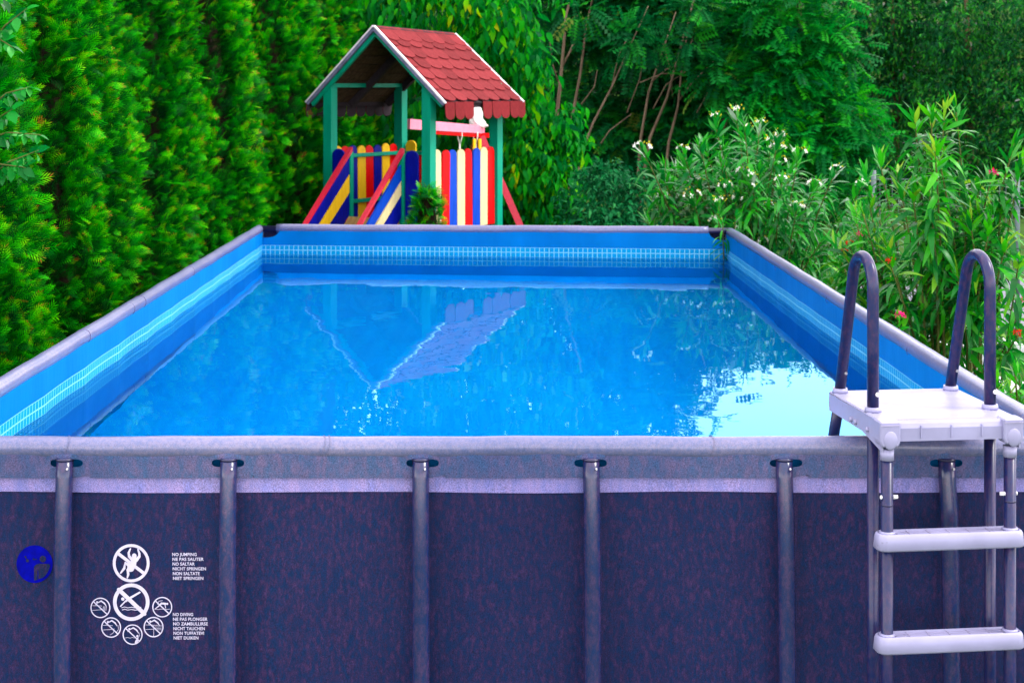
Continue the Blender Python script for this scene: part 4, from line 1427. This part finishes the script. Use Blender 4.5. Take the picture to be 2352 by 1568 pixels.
leafy_tree("low_shrub", "low blue-green shrub behind the middle of the pool's far rail", (1.15, 18.0),
    [([(1.15, 18.0, 0), (1.2, 18.0, .8)], .025, .01)],
    [lump(1360, 470, 18.2, .38, .42), lump(1420, 460, 18.0, .36, .40), lump(1480, 480, 18.0, .35, .38), lump(1400, 540, 18, .7, .4), lump(1390, 410, 18.4, .28, .25)],
    900, G_low, "broad", 0.085, front=.7, cat="shrub", sag=.2)

# robinia stand: leaning bare trunks with feathery crowns
def trunk_px(pts, D, r0, r1, down=True):
    w = [Vector(W(x, y, D)) for x, y in pts]
    a, b = w[0], w[1]
    if down:
        dvec = (a - b).normalized(); k = a.z / max(.05, -dvec.z)
        w = [a + Vector((dvec.x * k * .35, 0, -a.z)), a + Vector((dvec.x * k * .2, 0, -a.z * .5))] + w
    top = w[-1] + (w[-1] - w[-2]).normalized() * 0.7
    return ([tuple(p) for p in w] + [tuple(top)], r0, r1)
rob = [
    ("slender forked trunk tree beside the bright green crown", 26.0, [trunk_px([(1279, 267), (1291, 148), (1300, 35), (1310, 0)], 26, .038, .012), ([W(1292, 152, 26), W(1306, 125, 26), W(1320, 95, 26)], .022, .014)],
     [lump(1270, 0, 27.4, 1.0, .9), lump(1300, -180, 27, 1.6, 1.4), lump(1350, 90, 28, .9, 1.0), lump(1240, 210, 28, .9, .9), lump(1250, -420, 27.5, 2.0, 1.5)], 1700),
    ("slim tree with a single curved pale trunk right of the forked one", 26.8, [trunk_px([(1316, 260), (1333, 169), (1346, 63), (1360, 0)], 26.8, .034, .010)],
     [lump(1420, 20, 28, 1.1, .9), lump(1335, 30, 25.4, .28, .22), lump(1390, -180, 28, 1.6, 1.2), lump(1350, 300, 28.5, .9, .9), lump(1440, 210, 28.5, .9, .9), lump(1400, -400, 28, 1.9, 1.4)], 1900),
    ("strongly leaning thin trunk tree above the low shrub", 25.6, [trunk_px([(1339, 341), (1363, 281), (1405, 200), (1448, 105)], 25.6, .032, .006)],
     [lump(1500, 60, 27.5, 1.1, .9), lump(1455, 85, 24.9, .30, .24), lump(1480, -120, 27.5, 1.4, 1.1), lump(1430, 330, 28, .9, .7), lump(1530, 280, 28, .9, .8)], 1700),
    ("tree with two close grey trunks leaning right behind the white oleander", 26.2, [trunk_px([(1472, 316), (1490, 211), (1521, 120)], 26.2, .034, .008), trunk_px([(1493, 316), (1532, 225), (1574, 70), (1592, 7)], 26.2, .034, .008)],
     [lump(1600, 100, 28, 1.2, 1.0), lump(1592, 15, 25.4, .34, .25), lump(1515, 105, 25.4, .22, .17), lump(1590, -30, 28, 1.4, .85), lump(1640, 270, 28, 1.1, .8), lump(1560, 200, 28.6, .9, 1.0), lump(1490, -140, 28.5, 1.3, .9)], 2300),
    ("tree with a pale straight trunk and thin bare twigs behind the white oleander", 25.9, [trunk_px([(1536, 327), (1557, 246), (1567, 148), (1574, 105)], 25.9, .031, .006), ([W(1560, 230, 25.9), W(1590, 190, 25.9), W(1640, 140, 25.9)], .014, .008), ([W(1495, 190, 26), W(1530, 160, 26), W(1560, 150, 26)], .013, .007)],
     [lump(1690, 60, 27.5, 1.1, .9), lump(1578, 100, 25.2, .18, .14), lump(1650, 180, 25.4, .45, .32), lump(1720, 200, 27, 1.1, .9), lump(1700, 330, 27, 1.0, .7), lump(1690, -10, 28, 1.1, .65)], 2000),
]
twig_px = [((1500, 250), (1530, 195), (1575, 165)), ((1440, 260), (1470, 180), (1480, 110)), ((1380, 330), (1400, 300), (1450, 262)), ((1600, 260), (1625, 215), (1640, 150)), ((1660, 300), (1690, 240), (1700, 190)),
           ((1405, 200), (1420, 130), (1440, 90)), ((1545, 225), (1540, 160), (1520, 90)), ((1580, 120), (1600, 60), (1612, 20)), ((1470, 190), (1520, 170), (1560, 168)), ((1335, 240), (1365, 200), (1372, 160)), ((1620, 330), (1650, 280), (1690, 262)), ((1290, 210), (1270, 150), (1262, 90))]
for lab, D, trunks, lumps_, n in rob:
    k_i = [r_[0] for r_ in rob].index(lab)
    for tp in twig_px[k_i::len(rob)]:
        trunks.append(([W(x, y, D - .25) for x, y in tp], .012, .005))
    b = trunks[0][0][0]
    leafy_tree("robinia_tree", lab, (b[0], b[1]), trunks, lumps_, n, G_robinia, "pinnate", 0.42, group="thin trunked trees of the wood", front=.6, shell=(.3, 1.05))
leafy_tree("robinia_tree", "feathery mid green tree whose layered crown overhangs the white oleander", (5.0, 26.0),
    [([(5.0, 26, 0), (5.1, 26, 2), (5.0, 26, 4)], .1, .04)],
    [lump(1830, 40, 25.5, .85, .75), lump(1890, 130, 25.2, .6, .65), lump(1800, 190, 25.2, .9, .7), lump(1900, 270, 24.8, .75, .55), lump(1850, 350, 24.5, .9, .55), lump(1960, 300, 24.6, .5, .42), lump(1760, 330, 25, .8, .5), lump(1790, 60, 26.4, 1.0, 1.0), lump(1830, 430, 25, 1.1, .5)],
    2600, G_robinia_l, "pinnate", 0.38, group="thin trunked trees of the wood", front=.7, shell=(.45, 1.05))
dk = [
    ("dark tree with greyish dead foliage in the gap right of the feathery crown", [lump(2030, 60, 33, 1.0, 1.3), lump(2060, 230, 33, .9, 1.0), lump(2120, 110, 33, .8, .9), lump(2000, 380, 32, 1.4, .8), lump(2090, -80, 33.5, 1.1, .7)], 1500, (8.3, 33)),
    ("dark green tree above the tall pink oleander", [lump(2220, 90, 31, .9, .9), lump(2190, 220, 31, .8, .7), lump(2290, 30, 32, .9, .9), lump(2250, 330, 30.5, 1.1, .9), lump(2140, 400, 31, .9, .8), lump(2240, -90, 32, 1.1, .6)], 1500, (9.4, 31.5)),
    ("darkest tree at the end of the wood beyond the wire fence", [lump(2340, 180, 30, .8, .9), lump(2370, 340, 29, .9, 1.0), lump(2400, 40, 30, 1.0, 1.2), lump(2420, 250, 29.5, 1.2, 1.3), lump(2330, 440, 29, .8, .6)], 1300, (10.2, 30.2)),
]
for lab, lumps_, n, b in dk:
    leafy_tree("woodland_tree", lab, b, [([(b[0], b[1], 0), (b[0] + .1, b[1], 2), (b[0], b[1], 4.2)], .12, .04)], lumps_, n * 2, G_dark, "broad", 0.115, group="dark trees at the wood's edge", bark=M_barkB, front=.6, shell=(.4, 1.05), sag=.3)
# mass of the wood behind, which closes the view (nobody could count it)
mass = []
Xs = np.arange(-13, 20.5, 1.5)
for X in Xs:
    D = 36 + 2.0 * math.sin(X * 1.3)
    u = X / D * F_PX
    sl = np.interp(u, [-1400, -200, 250, 345, 465, 565, 625, 655, 760, 900, 1700], [.40, .36, .26, .212, .194, .178, .166, .148, .145, .19, .20])
    Hh = 1.1 + sl * (D - 7.3)
    for z in np.arange(0.6, max(3.9, Hh - .9), 1.1):
        mass.append((X + random.uniform(-.4, .4), D + random.uniform(-.6, .6), z, 1.25, 1.0, 1.0))
pos, o = crown_points(mass, 34000, (.5, 1.08), .7)
n = len(pos)
rot = frames(o * .6 + unit(n) * .8 + np.array([0, 0, -.2]), rng.normal(0, .6, n))
wd = scatter("woodland", [(LV2, LF2, pos, rot, rng.uniform(.22, .40, n), np.clip(rng.beta(1.6, 3.2, n), 0, 1))], G_dark, None)
tag(wd, "dense dark wood closing the view behind the garden trees", "woodland", kind="stuff")

# ------------------------------------------------------------------ oleanders
def ole_leaf(droop): return leaf_base(1.0, 0.102, droop, 0.22, segs=5, wide=.5)
OL = [ole_leaf(0.06), ole_leaf(0.5), ole_leaf(0.95)]
def flower_mesh(name, mats, n_fl, size, spread_, buds):
    groups, mi = [], []
    pv = np.array([(0, 0, 0), (-.42, .55, .10), (0, 1.0, .02), (.42, .55, .10)], dtype=float); pf = np.array([(0, 1, 2, 3)])
    V, Fq, T, MI = [], [], [], []
    for f in range(n_fl + buds):
        c = unit(1)[0] * spread_ * np.array([1, 1, .7]); c[2] = abs(c[2]) * (1.0 if f < n_fl else 1.4)
        ax = c / np.linalg.norm(c) + np.array([0, -.25, .3]) + unit(1)[0] * .3
        Rm = frames(ax[None])[0]      # Y along axis
        isb = f >= n_fl
        for p in range(5 if not isb else 3):
            a = 2 * math.pi * p / (5 if not isb else 3)
            el = 0.30 if not isb else 1.25
            dr = Rm @ np.array([math.cos(a) * math.cos(el), math.sin(el), math.sin(a) * math.cos(el)])
            rt = frames(dr[None], np.array([a]))[0]
            n0 = len(V)
            s = size * (1 if not isb else .75)
            for q in pv * s * (np.array([1, 1, 1]) if not isb else np.array([.4, 1, 1])): V.append(c + rt @ q)
            Fq.append((n0, n0 + 1, n0 + 2, n0 + 3)); MI.append(1 if isb else 0); T += [rng.random()] * 4
    me = bpy.data.meshes.new(name)
    me.from_pydata([tuple(v) for v in V], [], Fq)
    a = me.attributes.new("tint", 'FLOAT', 'POINT'); a.data.foreach_set("value", np.array(T, dtype=np.float32))
    for m in mats: me.materials.append(m)
    me.polygons.foreach_set("material_index", MI); me.update()
    return me
FM_w = [flower_mesh("flower_cluster", (F_white, F_bud), 4, .022, .055, 9) for _ in range(3)]
FM_y = [flower_mesh("flower_cluster", (F_white, F_bud), 2, .022, .055, 14)]
FM_r = [flower_mesh("flower_cluster", (F_red, F_red), 3, .017, .024, 3)]
FM_p = [flower_mesh("flower_cluster", (F_pink, F_red), 4, .019, .026, 3)]

def oleander(name, label, base, targets, mat, leafL, leaf_gap=0.037, start=0.35, group=None):
    """targets: list of (tip point, flower meshes or None)"""
    t = empty(name, (base[0], base[1], 0))
    tag(t, label, "shrub", group)
    B = Vector((base[0], base[1], 0))
    stem_parts = []
    grp = {0: [], 1: [], 2: []}
    for tip, fl in targets:
        tip = Vector(tip) - B
        st = Vector((random.gauss(0, .10) + tip.x * .25, random.gauss(0, .08) + tip.y * .25, 0))
        mid = st.lerp(tip, .55) + Vector((tip.x * -.12 + random.gauss(0, .04), random.gauss(0, .05), tip.z * .06))
        pts = []
        for k in range(9):
            s = k / 8
            pts.append(st * (1 - s) ** 2 + mid * 2 * s * (1 - s) + tip * s * s)
        stem_parts.append(tube_geo(pts, lin(.011, .004, 9), 5, False))
        L = sum((pts[i + 1] - pts[i]).length for i in range(8))
        nn = int(L * (1 - start) / leaf_gap)
        a0 = random.uniform(0, 6.28)
        for q in range(nn):
            s = 1 - (q / nn) * (1 - start)
            fp = s * 8; i = min(7, int(fp)); p = pts[i].lerp(pts[i + 1], fp - i)
            ax = (pts[i + 1] - pts[i]).normalized()
            depth = q / nn
            u = ax.orthogonal().normalized(); w = ax.cross(u)
            for j in range(3):
                if random.random() < .12 + depth * .35: continue
                a = a0 + q * 1.05 + j * 2.094 + random.gauss(0, .2)
                el = R(68 - 75 * min(1, depth * 1.9) + random.gauss(0, 13))
                dr = (u * math.cos(a) + w * math.sin(a)) * math.cos(el) + ax * math.sin(el)
                kd = 0 if depth < .15 else (1 if random.random() < .6 else 2)
                if depth > .5 and random.random() < .4: kd = 0
                sc = leafL * random.uniform(.65, 1.15) * (0.6 + .4 * min(1, q / 3 + .15))
                grp[kd].append((p, dr, sc, min(1, max(0, random.betavariate(2, 2.2) + (.16 if depth < .12 else 0)))))
        if fl:
            me = random.choice(fl)
            o = bpy.data.objects.new("flower_cluster", me); COL.objects.link(o); o.parent = t; o["kind"] = "stuff"
            o.location = tip + Vector((0, -.02, .02)); o.rotation_euler = (0, 0, random.uniform(-.6, .6))
            o.scale = [random.uniform(.85, 1.2)] * 3
    v, f = join_geo(stem_parts)
    so = mesh("stems", v, f, M_stem, t, True); so["kind"] = "stuff"
    gs = []
    for kd, lst in grp.items():
        if not lst: continue
        pos = np.array([tuple(x[0]) for x in lst]); dr = np.array([tuple(x[1]) for x in lst])
        gs.append((OL[kd][0], OL[kd][1], pos, frames(dr, rng.normal(0, .35, len(lst))), np.array([x[2] for x in lst]), np.array([x[3] for x in lst])))
    scatter("leaves", gs, mat, t, smooth=True)
    return t

# white oleander by the far right corner
tips = []
fl_w = [(1475, 345, 1), (1568, 348, 1), (1640, 275, 2), (1690, 262, 2), (1715, 300, 2), (1790, 315, 1), (1785, 345, 1), (1788, 375, 1), (1745, 290, 2), (1705, 402, 1), (1725, 412, 1), (1665, 432, 1), (1690, 460, 1), (1720, 440, 1),
        (1835, 355, 1), (1868, 430, 1), (1920, 395, 1), (1600, 425, 1), (1520, 455, 1), (1650, 470, 2), (1590, 455, 1), (1765, 480, 1), (1725, 515, 2), (1770, 330, 2), (1830, 480, 1), (1640, 515, 1), (1745, 560, 1), (1980, 430, 1), (1695, 530, 2), (1795, 420, 1)]
for x, y, k in fl_w:
    tips.append((P(x, y, random.uniform(12.35, 12.7) if x < 1600 or y > 390 else random.uniform(12.9, 13.6)), FM_w if k == 1 else FM_y))
for _ in range(52):
    x = random.uniform(1470, 1960)
    top = np.interp(x, [1450, 1500, 1580, 1640, 1700, 1760, 1850, 1960], [385, 335, 330, 275, 255, 300, 375, 460])
    y = top + 20 + (560 - top) * random.random() ** 1.2
    tips.append((P(x, y, random.uniform(12.5, 14.0)), None))
oleander("white_oleander", "oleander bush in white bloom at the pool's far right corner", (2.15, 13.4), tips, G_ole_w, 0.175)
# leaves hanging over the far corner
oleander("oleander_branch", "drooping oleander branch hanging over the pool's far right corner joint", (1.95, 12.5),
         [(P(1660, 512, 11.66), None), (P(1690, 500, 11.85), None), (P(1650, 492, 12.0), None)], G_ole_w, 0.125, start=.7)
# oleander with pink and red blooms beside the ladder
tips = []
for x, y, D, k in [(2278, 408, 9.3, 'p'), (2165, 525, 9.6, 'r'), (1950, 565, 10.2, 'r'), (1938, 585, 10.2, 'r'), (2062, 735, 8.3, 'p'), (2045, 607, 9.0, 'r'), (2335, 775, 8.6, 'r'), (2345, 700, 8.8, 'p'), (2225, 640, 9.0, 'r'), (1970, 548, 10.2, 'p')]:
    tips.append((P(x, y, D), FM_p if k == 'p' else FM_r))
for x, y, D in [(2140, 262, 9.4), (2170, 255, 9.4), (2195, 250, 9.5), (2100, 262, 9.5), (2020, 365, 10.4), (1985, 395, 11.2), (2060, 395, 10.2), (2330, 330, 9.0), (2345, 385, 9.0), (2250, 430, 9.4), (2300, 470, 9.1), (2210, 400, 9.6), (2120, 340, 9.6), (2340, 600, 8.4), (2310, 560, 8.8)]:
    tips.append((P(x, y, D), None))
for _ in range(56):
    x = random.uniform(1900, 2300)
    top = np.interp(x, [1880, 1950, 2020, 2080, 2140, 2200, 2240, 2300, 2360], [500, 430, 385, 370, 300, 320, 410, 440, 480])
    low = np.interp(x, [1880, 2090, 2170, 2300], [640, 760, 690, 640])
    y = top + 15 + (low - top) * random.random() ** 1.1
    tips.append((P(x, y, random.uniform(8.8, 10.2) + max(0, (2060 - x)) * .014), None))
oleander("pink_oleander", "tall bright green oleander with red and pink blooms behind the ladder", (2.75, 9.5), tips, G_ole_r, 0.17, start=.52)
tips = [(P(x, y, random.uniform(7.0, 7.9)), None) for x, y in [(2340, 860), (2320, 890), (2350, 905), (2290, 880), (2345, 930), (2365, 880), (2330, 840), (2380, 850)]]
oleander("oleander_sapling", "low oleander shoots growing outside the rim beyond the ladder platform", (2.55, 7.4), tips, G_ole_r, 0.12, start=.2)

# sprigs of a broadleaf shrub in front of the near hedge
sp = empty("hazel_branch", (P(-60, 300, 7.0).x, 7.0, 0))
tag(sp, "broadleaf sapling with pale green oval leaves growing out of the hedge", "sapling")
S0 = Vector(sp.location)
stems, pos, dr, sc, tn = [], [], [], [], []
main = [Vector((-.05, .1, 0)), Vector((0.0, .1, 1.2)), Vector((-.02, 0.05, 2.1)), Vector((-.05, 0, 3.0))]
stems.append(tube_geo(main, lin(.018, .008, 4), 6, False))
for (a, b, nl) in [((-40, 130), (62, 20), 9), ((-40, 40), (40, -20), 7), ((-40, 260), (70, 200), 8), ((-60, 330), (95, 310), 8), ((-60, 400), (60, 385), 10), ((-50, 330), (30, 250), 8), ((-50, 430), (90, 345), 8), ((-50, 90), (30, 110), 6)]:
    A, Bp = P(*a, 7.05) - S0, P(*b, 6.95) - S0
    m = (A + Bp) / 2 + Vector((0, 0, .03))
    stems.append(tube_geo([A, m, Bp], [.005, .004, .002], 5, False))
    for q in range(nl):
        s = .25 + .78 * q / nl
        p = A.lerp(Bp, s) + Vector((0, 0, .06 * s * (1 - s)))
        for sd in (-1, 1):
            v = (Bp - A).normalized() * .6 + Vector((0, sd * .3, sd * .5 - .45)) + Vector(tuple(unit(1)[0])) * .35
            pos.append(p); dr.append(v); sc.append(random.uniform(.045, .075)); tn.append(random.random())
v, f = join_geo(stems)
mesh("stems", v, f, M_stem, sp, True)
LV3, LF3 = leaf_base(1.0, 0.30, 0.2, 0.15)
scatter("leaves", [(LV3, LF3, np.array([tuple(p) for p in pos]), frames(np.array([tuple(d) for d in dr]), rng.normal(0, .7, len(pos))), np.array(sc), np.array(tn))], G_sprig, sp, smooth=True)

# ================================================================== CHAIR AND FENCE beyond the right rail
def slat_chair(loc, rz, label):
    c = empty("garden_chair", loc, rz)
    tag(c, label, "chair")
    for sx in (-1, 1):
        tube("leg", [(sx * .25, -.24, 0), (sx * .235, -.20, .42), (sx * .25, -.19, .63)], [.022, .026, .024], M_chair, c, seg=10)
        tube("leg", [(sx * .25, .27, 0), (sx * .23, .22, .42)], [.022, .026], M_chair, c, seg=10)
        tube("armrest", [(sx * .27, -.24, .64), (sx * .275, 0, .655), (sx * .25, .24, .70)], .026, M_chair, c, seg=10)
    box("seat", (0, 0, .42), (.50, .47, .035), M_chair, c, bevel=.014)
    arch = [(-.24, .20, .42), (-.245, .25, .66)] + [(-.24 * math.cos(a), .26 + .05 * math.sin(a), .68 + .21 * math.sin(a)) for a in lin(0.05, math.pi - .05, 14)] + [(.245, .25, .66), (.24, .20, .42)]
    tube("back_frame", arch, .022, M_chair, c, seg=10)
    for x in (-.16, -.095, -.032, .032, .095, .16):
        top = .68 + .20 * math.sqrt(max(0, 1 - (x / .245) ** 2))
        V = []
        for yy, zz in ((.215, .43), (.255, .66), (.30, top)):
            V += [(x - .016, yy, zz), (x + .016, yy, zz), (x + .016, yy + .012, zz), (x - .016, yy + .012, zz)]
        Fc = []
        for k in range(2):
            for q in range(4):
                q2 = (q + 1) % 4
                Fc.append((k * 4 + q, k * 4 + q2, k * 4 + 4 + q2, k * 4 + 4 + q))
        mesh("back_slat", V, Fc, M_chair, c)
    # curved inner arch
    tube("back_arch", [(-.13 * math.cos(a), .245 + .02 * math.sin(a), .50 + .16 * math.sin(a)) for a in lin(0, math.pi, 12)], .012, M_chair, c, seg=8)
    return c
pc = P(2258, 800, 10.4)
slat_chair((pc.x, 10.4, 0), R(28), "white plastic garden chair with slatted back behind the right handrail")
pc = P(2150, 800, 11.2)
slat_chair((pc.x + .02, 11.3, 0), R(-115), "white plastic garden chair turned sideways among the oleander stems")

fence = empty("wire_fence", (5.2, 14.5, 0))
tag(fence, "grey wire mesh fence at the lawn's edge beyond the white chairs", "fence")
FO = Vector((5.2, 14.5, 0))
fa, fb_ = Vector((3.6, 15.0, 0)), Vector((7.4, 14.0, 0))
wires = []
fd = (fb_ - fa)
nwire = 70
for k in range(nwire):
    p = fa + fd * k / (nwire - 1) - FO
    wires.append(tube_geo([p + Vector((0, 0, .02)), p + Vector((0, 0, 1.5))], .0035, 4, False))
for z in (.05, .35, .65, .95, 1.25, 1.5):
    wires.append(tube_geo([fa - FO + Vector((0, -.006, z)), fb_ - FO + Vector((0, -.006, z))], .004, 4, False))
v, f = join_geo(wires)
wo = mesh("wire_mesh", v, f, M_wire, fence); wo["kind"] = "stuff"
for k in (0, .33, .66, 1):
    p = fa + fd * k - FO
    tube("post", [p, p + Vector((0, 0, 1.58))], .024, M_wire, fence, seg=10)

# gravel lane behind the fence
gr = mesh("path", [(3.4, 15.6, .004), (12, 14.2, .004), (12, 19.5, .004), (4.4, 19.5, .004)], [(0, 1, 2, 3)], paint("pale_gravel", (.20, .195, .25), rough=.95, var=.3, scale=30, bmp=.6))
tag(gr, "pale gravel lane beyond the wire fence", kind="structure")

# grass on the lawn that shows by the fence
n = 9000
gx = rng.uniform(2.1, 6.4, n); gy = rng.uniform(6.5, 15.2, n)
GV = np.array([(-.5, 0, 0), (.5, 0, 0), (.12, 1.0, .25), (-.12, 1.0, .25)], dtype=float); GF = np.array([(0, 1, 2, 3)])
dg_ = np.stack([rng.normal(0, .35, n), rng.normal(0, .35, n), np.ones(n)], 1)
sc_ = np.stack([np.full(n, .010), rng.uniform(.05, .13, n), rng.uniform(.05, .13, n)], 1)
gs_ = scatter("grass", [(GV, GF, np.stack([gx, gy, np.zeros(n)], 1), frames(dg_, rng.uniform(0, 6.28, n)), sc_, tri(n))], G_grass)
tag(gs_, "green lawn grass beyond the pool's right side", kind="stuff")
